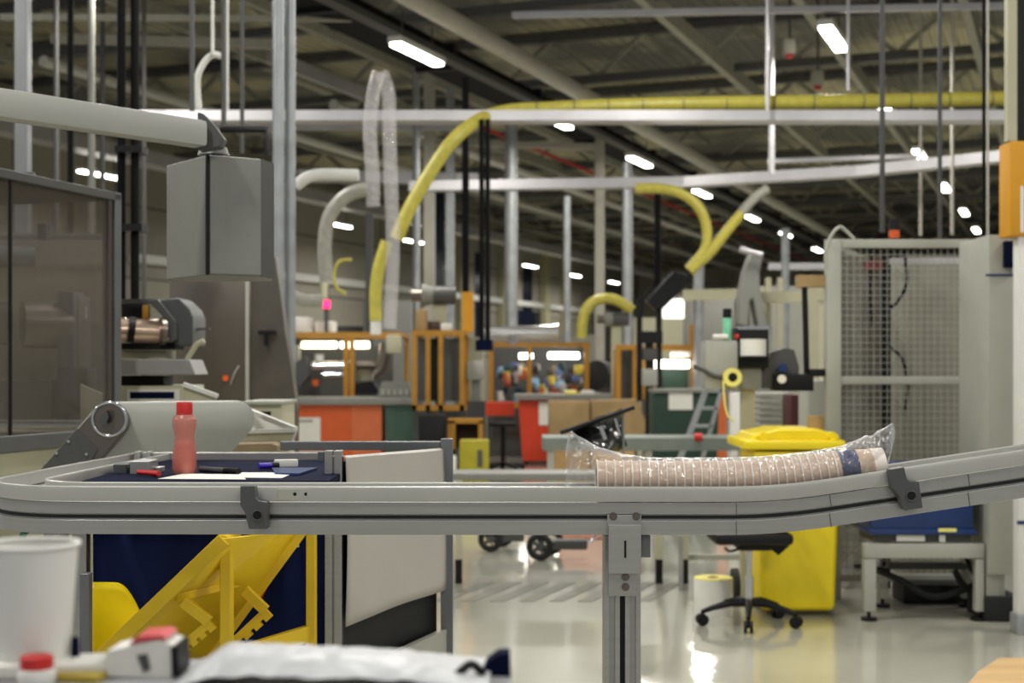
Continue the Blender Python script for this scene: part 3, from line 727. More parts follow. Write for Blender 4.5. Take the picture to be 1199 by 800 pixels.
for k in range(5):
    an = R(-100+72*k); dv = Vector((cos(an), sin(an), 0)); e = cc+dv*.30
    a = MB(); a.tube([cc+Vector((0,0,.135)), cc+dv*.12+Vector((0,0,.135)), cc+dv*.24+Vector((0,0,.105)), e+Vector((0,0,.085))], [.028,.024,.017,.014], n=0); l_ = a.build('base_arm', 'black', r)
    tv = Vector((-dv.y, dv.x, 0))
    w_ = MB(); c_ = e+Vector((0,0,.037)); w_.cyl(c_+tv*.008, c_+tv*.028, .036); w_.cyl(c_-tv*.028, c_-tv*.008, .036); w_.cyl(c_-tv*.012, c_+tv*.012, .008); w_.box(c_+Vector((0,0,.02)), (.03,.03,.03)); w_.cyl(c_, c_+Vector((0,0,.055)), .008)
    w_.build('castor', 'black', l_)

bx0, bx1 = at(883,0,9.1).x, at(985,0,9.1).x
r = thing('wheelie_bin', 'bright yellow wheeled bin with domed lid standing behind the conveyor', 'bin', ((bx0+bx1)/2, 9.3, 0))
def taper(mb, x0, x1, y0, y1, z0, z1, k):      # body narrower at the bottom by k each side
    vs_ = [Vector(p) for p in ((x0+k,y0+k,z0),(x1-k*.6,y0+k,z0),(x1-k*.6,y1-k,z0),(x0+k,y1-k,z0))]
    vt = [Vector(p) for p in ((x0,y0,z1),(x1,y0,z1),(x1,y1,z1),(x0,y1,z1))]
    a_ = [mb.bm.verts.new(v) for v in vs_]; b_ = [mb.bm.verts.new(v) for v in vt]
    mb.bm.faces.new(a_[::-1]); mb.bm.faces.new(b_)
    for i in range(4): mb.bm.faces.new((a_[i], a_[(i+1)%4], b_[(i+1)%4], b_[i]))
    return mb
taper(MB(), bx0, bx1, 9.08, 9.72, .03, 1.06, .05).build('body', 'yellow_bin', r, bevel=.035)
zl = at(0,525,9.05).z
a = MB(); a.box(((bx0+bx1)/2-.03, 9.40, zl+.02), (bx1-bx0+.09, .74, .06), bevel=.018); a.build('lid_rim', 'yellow_bin', r)
a = MB(); a.prism([(bx0-.02,9.10,zl+.045),(bx0+.0,9.10,zl+.085),(bx0+.08,9.10,zl+.098),(bx0+.16,9.10,zl+.118),(bx1-.14,9.10,zl+.118),(bx1-.08,9.10,zl+.098),(bx1-.02,9.10,zl+.09),(bx1,9.10,zl+.045)], (0,.6,0)); a.build('lid', 'yellow_bin', r, bevel=.012)
for x in (bx0+.06, bx1-.06): MB().cyl((x, 9.07, zl+.075), (x, 9.13, zl+.075), .028).build('lid_hinge', 'yellow_bin', r)
MB().bb(bx0-.01, bx1+.01, 9.05, 9.10, 1.0, 1.06, bevel=.01).build('front_lip', 'yellow_bin', r)
MB().cyl((bx1-.02, 9.62, .12), (bx1+.045, 9.62, .12), .12, seg=28).build('wheel', 'rubber', r)
MB().cyl((bx0-.02, 9.62, .12), (bx0-.06, 9.62, .12), .12, seg=28).build('wheel', 'rubber', r)
c = onfloor(835, 720)
r = thing('material_roll', 'white material roll with pale yellow top standing on the floor beside the swivel chair', 'roll', c)
MB().lathe([(.035,.0),(.125,.0),(.125,.235),(.035,.235),(.035,0)], c, seg=36).build('roll_body', 'paper', r)
MB().lathe([(.040,.236),(.124,.236),(.124,.242),(.040,.242),(.040,.236)], c, seg=36).build('top_layer', 'tape_y', r)
MB().lathe([(.034,.0),(.034,.244),(.028,.244),(.028,0)], c, seg=24).build('core', 'cardboard', r)

# ------------------------------------------------------------------ machine cage, blue tank frame, cabinet at the right
Yc = 9.8
r = thing('machine_cage', 'tall pale grey cage of wire mesh panels beside the grey cabinet', 'cage', (at(1060,0,Yc).x, Yc+.6, 0))
zt_ = at(0,280,Yc).z
def xc(p, Y=Yc): return at(p,0,Y).x
for nm, x0, x1, z0, z1 in (('corner_post',968,985,0,zt_),('corner_post',1143,1156,0,zt_)):
    MB().bb(xc(x0), xc(x1), Yc, Yc+.08, z0, z1, bevel=.004).build(nm, 'grey_light', r)
MB().bb(xc(985), xc(1143), Yc+.01, Yc+.06, at(0,290,Yc).z, zt_, bevel=.003).build('top_rail', 'grey_light', r)
MB().bb(xc(985), xc(1143), Yc+.01, Yc+.05, at(0,450,Yc).z, at(0,441,Yc).z, bevel=.003).build('middle_rail', 'grey_light', r)
MB().bb(xc(985), xc(1143), Yc+.01, Yc+.05, .12, .17, bevel=.003).build('bottom_rail', 'grey_light', r)
def mesh_panel(p0, p1, z0, z1, st=.046, w=.0036):
    mb = MB(); p0 = Vector(p0); p1 = Vector(p1); L_ = (p1-p0).length; k = int(L_/st)
    for i in range(k+1):
        p = p0.lerp(p1, i/k); mb.box((p.x, p.y, (z0+z1)/2), (w, w, z1-z0))
    k = int((z1-z0)/st)
    for i in range(k+1): mb.bar((p0.x, p0.y, z0+(z1-z0)*i/k), (p1.x, p1.y, z0+(z1-z0)*i/k), w)
    return mb
mesh_panel((xc(985), Yc+.03, 0), (xc(1143), Yc+.03, 0), .17, at(0,450,Yc).z).build('wire_mesh', 'grey_light', r, smooth=False)
mesh_panel((xc(985), Yc+.03, 0), (xc(1143), Yc+.03, 0), at(0,441,Yc).z, at(0,290,Yc).z).build('wire_mesh', 'grey_light', r, smooth=False)
S0 = Vector((xc(976), Yc+.08, 0)); S1 = S0 + D*1.5
a = MB(); a.box(S1+Vector((0,0,zt_/2)), (.08,.08,zt_), rz=HR); a.build('corner_post', 'grey_light', r, bevel=.004)
for z_ in (zt_-.025, 1.475): MB().bar(S0+Vector((0,0,z_)), S1+Vector((0,0,z_)), .04, .05).build('side_rail', 'grey_light', r, bevel=.003)
mesh_panel(S0, S1, .17, zt_-.05).build('wire_mesh', 'grey_light', r, smooth=False)
# what stands inside the cage
o = MB().bb(xc(1062,10.8), xc(1170,10.8), 10.8, 11.3, 0, at(0,300,10.8).z, bevel=.01).build('rear_cabinet', mat('taupe_paint', (122,119,106), .55)); tag(o, 'large taupe machine cabinet standing inside the wire cage', 'cabinet')
a = MB(); a.pb(1043, 302, 1148, 309, 10.2, .05); o = a.build('light_rail', 'tray'); tag(o, 'pale horizontal rail high inside the wire cage', 'rail')
a = MB(); a.pb(1033, 300, 1043, 690, 10.3, .08); o = a.build('machine_post', 'black'); tag(o, 'black upright post inside the wire cage', 'post')
for i, (pts, w_, lab) in enumerate(((( (1060,302),(1062,330),(1052,352),(1040,362)), .012, 'dark blue cable arching high inside the wire cage'),
     (((1040,405),(1056,420),(1063,450),(1060,480)), .012, 'black cable hanging in the middle of the wire cage'),
     (((1021,300),(1019,340),(1021,380)), .010, 'thin black cable at the left inside the wire cage'))):
    o = MB().tube([at(x, y, 10.1) for x, y in pts], w_, n=6).build('cable', 'navy_tray' if i == 0 else 'black'); tag(o, lab, 'cable')
a = MB(); a.pb(985, 300, 1030, 690, 10.25, .01); o = a.build('clear_door', 'pane'); tag(o, 'clear plastic door at the left inside the wire cage', 'door')
a = MB(); a.pb(1015, 305, 1034, 316, 10.0, .1); o = a.build('valve_block', mat('dark_red', (90,24,22), .5)); tag(o, 'small dark red valve block high inside the wire cage', 'valve')
a = MB(); a.pb(1047, 256, 1054, 280, 9.7, .05); r2 = thing('signal_light', 'black and orange signal light on top of the wire cage', 'light', at(1047,279,9.84))
MB().cyl(at(1047,279,9.84), at(1047,270,9.84), .036).build('lens', 'orange', r2); MB().cyl(at(1047,270,9.84), at(1047,257,9.84), .036).build('cap', 'black', r2)
o = MB().tube([at(x, y, 9.6) for x, y in ((968,315),(967,295),(974,275),(983,266),(990,270),(1000,280))], .012, n=6).build('conduit', 'grey_light'); tag(o, 'thin pale conduit looping over the left corner of the wire cage', 'pipe')
# frame with the blue tank
r = thing('tank_stand', 'grey steel stand under the blue tank in front of the wire cage', 'stand', (at(1085,0,9.0).x, 9.2, 0))
Yt = 8.95
MB().pb(1012, 637, 1153, 654, Yt, .07, bevel=.004).build('top_beam', 'grey_light', r)
MB().pb(1040, 659, 1146, 667, Yt+.5, .06, bevel=.004).build('rear_beam', 'grey_dark', r)
for x0, x1, Y in ((1012,1026,Yt),(1143,1152.5,Yt),(1030,1040,Yt+.5),(1128,1138,Yt+.5)):
    l_ = MB().bb(at(x0,0,Y).x, at(x1,0,Y).x, Y, Y+.069, .06, at(0,655 if Y == Yt else 667,Yt if Y == Yt else Yt+.5).z, bevel=.003).build('leg', 'grey_light', r)
    c_ = (at(x0,0,Y).x+at(x1,0,Y).x)/2; f_ = MB(); f_.cyl((c_, Y+.035, .0), (c_, Y+.035, .02), .05); f_.cyl((c_, Y+.035, .02), (c_, Y+.035, .06), .012); f_.build('levelling_foot', 'black', l_)
r = thing('blue_tank', 'dark blue moulded plastic tank resting on the grey steel stand', 'tank', (at(1080,0,9.0).x, 9.2, at(0,628,9).z))
zt0, zt1 = at(0,636,Yt).z, at(0,545,Yt).z
MB().bb(at(1020,0,Yt).x, at(1142,0,Yt).x, Yt+.02, Yt+.5, zt0+.06, zt1, bevel=.03).build('tank_body', 'blue', r)
MB().bb(at(1018,0,Yt).x, at(1144,0,Yt).x, Yt+.0, Yt+.52, zt0+.05, zt0+.085, bevel=.01).build('lower_rim', 'blue', r)
MB().bb(at(1026,0,Yt).x, at(1140,0,Yt).x, Yt+.05, Yt+.45, zt0, zt0+.055).build('base_tray', 'grey_dark', r)
MB().pb(1099, 619, 1120, 623, Yt-.006, .005).build('yellow_label', 'tape_y', r)
MB().pb(1100, 625, 1107, 635, Yt+.03, .01).build('white_tag', 'paper', r); MB().pb(1050, 627, 1083, 634, Yt+.03, .01).build('white_tag', 'paper', r)
for i, (pts, lab) in enumerate(((((1028,668),(1060,682),(1085,697),(1110,697),(1150,682)), 'thick black cable sagging under the tank stand'),
    (((1118,668),(1128,685),(1150,700)), 'black cable slanting down at the right under the tank stand'),
    (((1000,663),(1018,664),(1040,668)), 'short black cable left of the tank stand leg'),
    (((1128,645),(1140,672),(1157,690)), 'black cable hanging behind the right leg of the tank stand'))):
    o = MB().tube([at(x, y, 9.25) for x, y in pts], .022 if i < 2 else .014, n=6).build('floor_cable', 'rubber'); tag(o, lab, 'cable')
o = MB().bb(at(1058,0,9.6).x, at(1160,0,9.6).x, 9.6, 9.9, 0, .13, bevel=.01).build('floor_plinth', 'black'); tag(o, 'long low black plinth on the floor behind the tank stand', 'base')
# grey cabinet
Yk = 8.9
r = thing('control_cabinet', 'tall light grey control cabinet with blue tape line at the right edge', 'cabinet', (at(1180,0,Yk).x, Yk+.3, 0))
MB().bb(at(1158,0,Yk).x, at(1196,0,Yk).x, Yk, Yk+.6, at(0,673,Yk).z, at(0,275,Yk).z, bevel=.006).build('body', 'grey_light', r)
MB().pb(1154, 321, 1196, 323.5, Yk-.003, .003).build('blue_tape', 'blue', r)
MB().pb(1177, 282, 1194, 313, Yk-.05, .05, bevel=.008).build('switch_box', 'navy_tray', r)
MB().bb(at(1158,0,Yk).x, at(1180,0,Yk).x, Yk+.05, Yk+.3, .15, at(0,673,Yk).z).build('plinth', 'grey_light', r)
MB().bb(at(1155,0,Yk).x, at(1200,0,Yk).x, Yk+.02, Yk+.4, 0, .16, bevel=.02).build('black_base', 'rubber', r)
Yp = 8.5
r = thing('edge_post', 'tall white post at the right edge with a yellow padded sleeve', 'post', (at(1197,0,Yp).x, Yp, 0))
MB().bb(at(1193,0,Yp).x, at(1225,0,Yp).x, Yp, Yp+.1, .12, at(0,276,Yp).z, bevel=.004).build('lower_post', 'white', r)
MB().bb(at(1190,0,Yp).x, at(1225,0,Yp).x, Yp-.02, Yp+.12, 0, .12, bevel=.01).build('foot', 'galv', r)
MB().pb(1183, 165, 1225, 276, Yp-.02, .2, bevel=.01).build('yellow_sleeve', 'sleeve', r)
MB().pb(1180, -120, 1191, 165, Yp, .06).build('upper_post', 'cream', r); MB().pb(1191, -120, 1225, 165, Yp+.01, .06).build('black_face', 'black', r)
MB().pb(1195, 218, 1199, 272, Yp-.024, .004).build('white_notice', 'paper', r)
MB().pb(1191, 610, 1225, 614.5, Yp-.003, .003).build('blue_tape', 'blue', r)

# ------------------------------------------------------------------ label applicator behind the conveyor
Ya = 9.8
r = thing('label_applicator', 'grey and black label applicator head on a post, left of the wire cage', 'machine', (at(875,0,Ya).x, Ya+.1, 0))
MB().pb(826, 399, 864, 456, Ya, .25, bevel=.01).build('grey_housing', 'grey_light', r)
MB().pb(864, 430, 892, 456, Ya+.05, .2, bevel=.01).build('side_housing', 'grey_paint', r)
MB().pb(868, 446, 884, 700, Ya+.1, .07, bevel=.005).build('post', 'cream', r)
MB().pb(862, 384, 900, 431, Ya+.02, .2, bevel=.006).build('black_housing', 'black', r)
MB().pb(864, 382, 900, 386, Ya+.01, .2).build('top_plate', 'steel_bright', r)
c_ = at(882, 417, Ya-.02); MB().cyl(c_, c_+Vector((0,0,.115)), .088, seg=32).build('label_roll', 'paper', r)
MB().cyl(c_+Vector((0,0,-.01)), c_, .1, seg=32).build('roll_plate', 'black', r)
c_ = at(851.5, 399, Ya+.05)
b2 = thing('glue_bottle', 'small green white bottle with black cap standing on the label applicator', 'bottle', c_)
MB().lathe([(0,0),(.028,0),(.030,.01),(.030,.15),(.026,.16),(.0,.16)], c_, seg=20).build('body', 'glue', b2)
MB().lathe([(.031,.158),(.030,.22),(0,.22)], c_, seg=20).build('cap', 'black', b2)
o = MB().cyl(at(835,394.5,Ya+.02), at(852,394.5,Ya+.02), .018).build('paper_roll', 'paper'); tag(o, 'small white paper roll lying on top of the label applicator', 'roll')
MB().cyl(at(861,394,Ya-.01), at(864,394,Ya-.0), .016).build('red_knob', 'red', r)
c_ = at(858, 442, Ya-.06)
t_ = thing('tape_roll', 'pale yellow tape roll with black core on the front of the label applicator', 'roll', c_)
MB().lathe([(.032,0),(.064,0),(.064,.05),(.032,.05),(.032,0)], c_, (0,1,0), seg=32).build('tape', 'tape_y', t_)
MB().lathe([(0,.002),(.033,.002),(.033,.06),(0,.06)], c_, (0,1,0), seg=24).build('core', 'black', t_)
g = [[at(x, y, Ya-.05), at(x, y, Ya-.02)] for x, y in ((848,446),(848.5,460),(850,475),(853,487),(860,493))]
MB().grid(g).build('tape_tail', 'tape_y', t_, solid=.012)
a = MB(); a.pp([(890,455),(890,436),(905,412),(920,407),(930,409),(936,430),(934,455)], Ya+.1, .25); a.build('reel_cover', 'grey_dark', r, bevel=.01)
MB().pb(907, 438, 953, 458, Ya+.03, .2, bevel=.008).build('drive_block', 'black', r)
MB().pb(948, 432, 966, 441, Ya+.03, .1, bevel=.004).build('arm_clamp', 'black', r)
MB().cyl(at(915.5,444,Ya+.03), at(915.5,444,Ya+.0), .03).build('white_knob', 'paper', r); MB().cyl(at(917,431,Ya+.1), at(917,431,Ya+.05), .03).build('blue_knob', 'blue', r)
a = MB(); a.cyl(at(945,456,Ya+.1), at(942,336,Ya+.1), .020); a.build('black_mast', 'black', r)
MB().pb(935, 322, 968, 336, Ya+.05, .12).build('mast_head', 'cardboard', r)
o = MB().tube([at(x, y, Ya-.02) for x, y in ((812,429),(824,434),(835,440),(846,442))], .016, n=5).build('air_hose', 'grey_dark'); tag(o, 'dark grey hose running into the yellow tape roll from the left', 'hose')
# white drum on post, right of applicator: steps / crates behind
o = MB().cyl(at(955,503,9.35), at(955,487,9.35), .056, seg=24).build('cardboard_core', 'cardboard'); tag(o, 'short cardboard tube standing on the yellow bin lid', 'tube')
# ------------------------------------------------------------------ low conveyor table and scooters seen under the rail
Yl = 10.5
r = thing('low_table', 'long low grey table behind the conveyor leg', 'table', (at(660,0,Yl).x, Yl+.2, 0))
zz = at(0,556,Yl).z
MB().pb(520, 555, 812, 563, Yl, .05, bevel=.004).build('front_rail', 'grey_paint', r)
MB().bb(at(520,0,Yl).x, at(812,0,Yl).x, Yl+.5, Yl+.55, zz-.05, zz).build('rear_rail', 'grey_paint', r)
a = MB()
MB().bb(at(521,0,Yl).x, at(811,0,Yl).x, Yl+.05, Yl+.5, zz-.03, zz-.002).build('table_top', 'grey_paint', r)
for p in (537, 772, 802):
    l_ = MB().bb(at(p-4,0,Yl).x, at(p+4,0,Yl).x, Yl, Yl+.05, .18, zz-.04).build('leg', 'cream', r)
    MB().bb(at(p-4,0,Yl).x, at(p+4,0,Yl).x, Yl, Yl+.05, 0, .18).build('leg_shoe', 'black', l_)
MB().pb(802, 650, 880, 656, Yl+.1, .03).build('cross_rail', 'grey_light', r)
MB().pb(795, 628, 800, 706, Yl-.3, .03).build('front_leg', 'galv', r)
def scooter(cx, cy_, rad, Y, deck, label):
    c_ = at(cx, cy_, Y); c_.z = rad; r = thing('kick_scooter', label, 'scooter', (c_.x, Y, 0))
    w_ = MB(); w_.ring(c_, rad*.76, rad*.24, (.25,1,0)); w_.build('wheel', 'rubber', r)
    h_ = MB(); h_.cyl(c_+Vector((0,-.03,0)), c_+Vector((0,.03,0)), rad*.28); 
    for k in range(5): h_.bar(c_, c_+Vector((cos(k*1.257), 0, sin(k*1.257)))*rad*.75, .012, .03)
    h_.build('wheel_hub', 'grey_dark', r)
    x0, x1 = at(deck[0],0,Y).x, at(deck[1],0,Y).x
    MB().bb(x0, x1, Y-.02, Y+.14, .09, .17, bevel=.02).build('deck', 'grey_dark', r)
    f_ = MB().cyl((x0-.02, Y+.05, .15), (x1, Y+.05, .15), .018); f_.build('deck_bar', 'grey_paint', r)
    c2 = c_+Vector((.10,.35,0)); w_ = MB(); w_.ring(c2, rad*.76, rad*.24, (.25,1,0)); w_.build('wheel', 'rubber', r)
    return r
s_ = scooter(632, 640, .115, 11.75, (648, 688), 'grey kick scooter with front wheel nearest the conveyor leg')
MB().tube([at(x, y, 11.8) for x, y in ((686,636),(694,632),(700,622),(704,600))], .014, n=5).build('steering_tube', 'chrome', s_)
s_ = scooter(574, 636, .110, 12.3, (588, 614), 'grey kick scooter standing left of the other one')
MB().tube([at(x, y, 12.3) for x, y in ((574,628),(560,612),(552,570))], .014, n=5).build('steering_tube', 'black', s_)
o = MB().pb(655, 596, 712, 634, 13.2, .4, bevel=.02).build('crate', mat('pale_red_plastic', (214,150,130), .5)); tag(o, 'pale red crate on the floor behind the scooters', 'crate'); o.location.z = .0

# ------------------------------------------------------------------ hanging control box on its arm
r = thing('support_arm', 'thick pale grey support arm reaching in from the left edge', 'arm', (-1.95, 3.7, 0))
pa = [at(-200,95,3.75), at(0,131,4.3)]; zc = at(0,131,4.3).z
L0 = Vector((-2.05, 3.55, zc)); L1 = Vector((at(236,0,4.72).x, 4.72, zc))
v = (L1-L0); a = MB(); rot = None
a.bar(L0, L1, .075, .088, bevel=.016); a.build('beam', 'arm_grey', r)
MB().cyl((-2.05, 3.55, 0), (-2.05, 3.55, zc+.06), .05, seg=24).build('column', 'arm_grey', r)
a = MB(); a.pp([(231,131),(238,133),(252,148),(262,162),(258,172),(232,176)], 4.72, .06); a.build('elbow', 'grey_dark', r, bevel=.004)
a = MB(); a.cyl(at(250,182,4.88), at(250,173,4.88), .055, .045); a.build('swivel_flange', 'grey_paint', r)
r = thing('control_box', 'grey hanging control box with angled faces below the pale support arm', 'box', at(255,322,4.95))
Pc = [(195,5.06),(214,4.955),(243,4.80),(305,4.90),(320,5.02),(318,5.16),(215,5.2)]
z0, z1 = at(0,322,4.8).z, at(0,181,4.8).z
base = [Vector(((x-599.5)/F*Y, Y, z0)) for x, Y in Pc]
MB().prism(base, (0,0,z1-z0)).build('housing', 'grey_paint', r, bevel=.004)
dA, dB = base[2], base[3]; e_ = (dB-dA).normalized(); nn = Vector((e_.y, -e_.x, 0))
MB().prism([dA+e_*.006+nn*.012+Vector((0,0,.004)), dB-e_*.002+nn*.012+Vector((0,0,.004)), dB-e_*.002+Vector((0,0,.004)), dA+e_*.006+Vector((0,0,.004))], (0,0,z1-z0-.008)).build('door', mat('box_door_grey', (124,125,120), .42), r, bevel=.002)
MB().prism([dA+nn*.004-e_*.004, dA+nn*.004+e_*.004, dA+e_*.004-nn*.01, dA-e_*.004-nn*.01], (0,0,z1-z0)).build('door_seam', 'black', r)
dC, dD = base[3], base[4]; e_ = (dD-dC).normalized(); nn = Vector((e_.y, -e_.x, 0))
MB().prism([dC+nn*.003, dD+nn*.003, dD, dC], (0,0,z1-z0)).build('side_panel', 'grey_dark', r)

# ------------------------------------------------------------------ glazed machine at the left
r = thing('glazed_machine', 'machine with large smoky clear panes in a grey frame at the left edge', 'machine', (at(60,0,5.6).x, 5.6, 0))
G0 = Vector((at(-60,0,4.95).x, 4.95, 0)); G1 = Vector((at(140,0,5.98).x, 5.98, 0)); gv = (G1-G0).normalized(); gn = Vector((-gv.y, gv.x, 0))
def gp(k, z, off=0): p = G0.lerp(G1, k)+gn*off; return Vector((p.x, p.y, z))
ztop = 2.33; zb = 1.345
def gbar(k0, k1, z0, z1, off, th, mb=None):
    mb = mb or MB(); mb.prism([gp(k0,z0,off), gp(k1,z0,off), gp(k1,z1,off), gp(k0,z1,off)], gn*th); return mb
gbar(0, 1, ztop-.035, ztop, -.01, .05).build('top_rail', 'grey_dark', r, bevel=.004)
gbar(.955, 1.0, 0, ztop, -.01, .06).build('corner_post', 'alu_dark', r, bevel=.003)
gbar(.925, .95, zb, ztop-.03, .0, .03).build('pane_edge', 'steel', r)
gbar(0, 1, zb-.06, zb, -.01, .05).build('bottom_rail', 'alu_dark', r, bevel=.003)
kk = .33
gbar(0, kk-.005, zb, ztop-.035, .01, .006).build('pane', 'pane', r); gbar(kk+.005, .93, zb, ztop-.035, .01, .006).build('pane', 'pane', r)
gbar(kk-.005, kk+.005, zb, ztop-.035, .005, .012).build('pane_gasket', 'black', r)
gbar(0, 1, 0, zb-.06, .0, .5).build('base_cabinet', 'cream', r, bevel=.004)
gbar(0, 1, ztop-.03, ztop, .04, 1.0).build('roof_sheet', 'grey_dark', r)
MB().bb(at(-160,0,6.9).x, at(136,0,6.9).x, 6.9, 6.93, .2, 2.25).build('rear_sheet', mat('warm_grey_sheet', (112,104,88), .5, .2), r)
for (k0, z_, rr_, off, ln, m_) in ((-60,378,.10,6.4,.26,'steel'),(26,380,.11,6.5,.19,'steel'),(62,366,.06,6.6,.1,'steel_bright'),(-20,300,.05,6.5,.2,'grey_dark')):
    p = at(k0, z_, off); MB().cyl(p, p+Vector((ln, .1, 0)), rr_, seg=28).build('drum', m_, r)
MB().pb(66, 345, 92, 520, 6.55, .2, bevel=.02).build('drive_column', 'grey_dark', r); MB().pb(64, 430, 104, 500, 6.4, .15, bevel=.03).build('gearbox', 'black', r); MB().pb(66, 340, 86, 470, 6.5, .2, bevel=.02).build('motor_cover', 'grey_dark', r)
MB().pb(-40, 276, 128, 279, 6.7, .05).build('cross_beam', 'grey_dark', r); MB().pb(44, 262, 54, 280, 6.5, .06).build('sensor', 'black', r); MB().pb(-40, 445, 60, 505, 6.6, .2).build('lower_block', 'grey_dark', r)
MB().cyl(at(-40,499,6.2), at(100,499,6.25), .03).build('guide_rod', 'steel_bright', r)
MB().prism([at(94,450,6.3), at(126,464,6.3), at(126,500,6.3), at(94,500,6.3)], (0,.02,0)).build('chute_side', 'cream', r)
o = MB().box(gp(.52,ztop+.01,.1), (.09,.06,.03), rz=.2, bevel=.008).build('handle_block', 'grey_plastic'); tag(o, 'small dark block lying on top of the glazed machine', 'block')

# printing unit behind it
Yr = 7.2
r = thing('printing_unit', 'printing unit with shiny tan roller and dark grey guard beside the glazed machine', 'machine', (at(180,0,Yr).x, Yr, 0))
MB().cyl(at(128,386,Yr), at(203,390,Yr+.1), .063, seg=28).build('roller', mat('copper_roller', (226,196,170), .18, .7, .04), r)
MB().cyl(at(150,386,Yr), at(158,387,Yr+.01), .066, seg=28).build('roller_band', 'black', r)
MB().cyl(at(188,388,Yr), at(193,388,Yr+.01), .069, seg=28).build('roller_collar', 'steel', r)
a = MB(); a.pp([(184,352),(209,349),(222,362),(226,372),(226,405),(205,405),(204,375),(196,366)], Yr+.02, .3); a.build('guard', 'grey_plastic', r, bevel=.006)
a = MB(); a.pp([(172,352),(184,350),(205,376),(206,398),(198,402),(196,378),(186,366)], Yr-.02, .1); a.build('side_plate', 'grey_dark', r, bevel=.004)
MB().pb(140, 350, 180, 355, Yr+.05, .1).build('upper_bar', 'grey_dark', r); MB().pb(142, 355, 168, 376, Yr+.2, .1).build('black_block', 'black', r)
MB().pb(166, 357, 174, 373, Yr+.05, .05, bevel=.01).build('yellow_handle', 'amber', r)
MB().pb(140, 402, 205, 409, Yr+.05, .2).build('lower_bar', 'black', r); MB().pb(140, 410, 195, 420, Yr+.1, .2).build('ink_tray', 'cream', r)
a = MB(); a.pp([(140,421),(222,421),(229,439),(140,439)], Yr-.05, .3); a.build('front_shelf', mat('shelf_grey', (150,148,146), .4, .2), r, bevel=.004)
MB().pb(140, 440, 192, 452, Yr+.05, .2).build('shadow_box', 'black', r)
MB().pb(120, 452, 214, 600, Yr, .5, bevel=.006).build('cabinet', 'cream', r); MB().pb(152, 459, 204, 467, Yr-.004, .004).build('blue_label', 'navy_tray', r)
MB().pb(149, 456, 210, 470, Yr-.003, .003).build('label_plate', 'white', r)
MB().pb(225, 384, 245, 387, Yr+.1, .03).build('air_pipe', 'steel', r)
a = MB(); a.pb(120, 600, 214, 1000, Yr+.05, .4); a.build('plinth', 'cream', r)
o = MB().tube([at(x, y, Yr) for x, y in ((239,399),(230,404),(224,413),(219,421))], .014, n=5).build('cable', 'cream'); tag(o, 'short cream cable beside the dark grey guard of the printing unit', 'cable')
# stainless hood
Yh = 9.4
r = thing('steel_hood', 'large dull stainless steel hood machine below the hanging control box', 'machine', (at(270,0,Yh).x, Yh+.5, 0))
MB().pb(198, 300, 288, 480, Yh, 1.0, bevel=.01).build('front_panel', 'steel', r)
MB().pb(287, 300, 291, 480, Yh-.02, .04, bevel=.004).build('bright_edge', 'grey_light', r)
a = MB(); a.pp([(293,300),(322,300),(328,340),(334,390),(341,430),(347,480),(293,480)], Yh+.02, .15); a.build('side_panel', mat('dark_stainless', (104,98,92), .36, .7), r, bevel=.006)
MB().bb(at(200,0,Yh).x, at(345,0,Yh).x, Yh+.05, Yh+.2, 0, at(0,480,Yh).z).build('base', 'steel', r)
a = MB(); a.pb(302, 387, 322, 392, Yh-.06, .06); a.pb(309, 392, 313, 405, Yh-.05, .03); a.build('latch_handle', 'black', r)
MB().cyl(at(264,443,Yh-.0), at(264,443,Yh-.05), .02).build('orange_knob', 'orange', r); MB().tube([at(270,450,Yh-.03), at(274,438,Yh-.03), at(280,428,Yh-.03)], .006, n=3).build('thin_rod', 'steel_bright', r)

# ------------------------------------------------------------------ inclined belt conveyor with rounded end
Yi = 5.0
r = thing('belt_conveyor', 'inclined belt conveyor with rounded dark side plate and pale wide belt', 'conveyor', (at(130,0,Yi).x, Yi, 0))
def capsule(c0, c1, r_, Y, n_=12):
    a0 = at(*c0, Y); a1 = at(*c1, Y); d_ = (a1-a0).normalized(); up = Vector((-d_.z, 0, d_.x)); pts = []
    if up.z < 0: up = -up
    for k in range(n_+1):
        t = pi/2 - pi*k/n_; pts.append(a1 + up*sin(t)*r_ + d_*cos(t)*r_)
    pts += [a0-up*r_, a0+up*r_]; return pts
av = Vector((.41, .18, 0))
MB().prism(capsule((60,570),(128,493),.068,Yi), av).build('belt', 'belt', r)
MB().prism(capsule((62,568),(127,494),.064,Yi-.05), (0,.05,0)).build('side_plate', 'steel', r, bevel=.003)
MB().prism([at(x,y,Yi-.055) for x, y in ((30,570),(90,502),(114,527),(90,570))], (0,.01,0)).build('lower_cover', 'grey_dark', r, bevel=.001)
c_ = at(124,491,Yi-.05); MB().ring(c_+Vector((.012,0,0)), .058, .006, (0,1,0)).build('roller_ring', 'chrome', r)
MB().cyl(c_+Vector((0,-.018,0)), c_+Vector((0,.01,0)), .018).build('bearing_cap', 'grey_plastic', r)
a = MB(); a.tube([c_+Vector((.012,-.02,-.01)), c_+Vector((.020,-.02,.012)), c_+Vector((.012,-.02,.03))], .004, n=4); a.build('tension_hook', 'black', r)
for x, y in ((66,531),(80,517),(101,532)): MB().cyl(at(x,y,Yi-.055), at(x,y,Yi-.062), .005, seg=10).build('bolt', 'steel_bright', r)
MB().bb(at(40,0,Yi).x, at(60,0,Yi).x, Yi+.1, Yi+.2, 0, 1.25).build('stand', 'grey_dark', r)
a = MB(); a.pp([(150,521),(232,521),(318,519),(325,522),(325,534),(150,534)], 5.35, .3); o = a.build('machine_bed', mat('ochre_bed', (140,122,92), .5), bevel=.004); tag(o, 'brown machine bed plate behind the aluminium rail of the cart', 'plate')
r = thing('white_chute', 'white sheet chute with raised pointed rim right of the belt conveyor', 'chute', at(300,515,5.6))
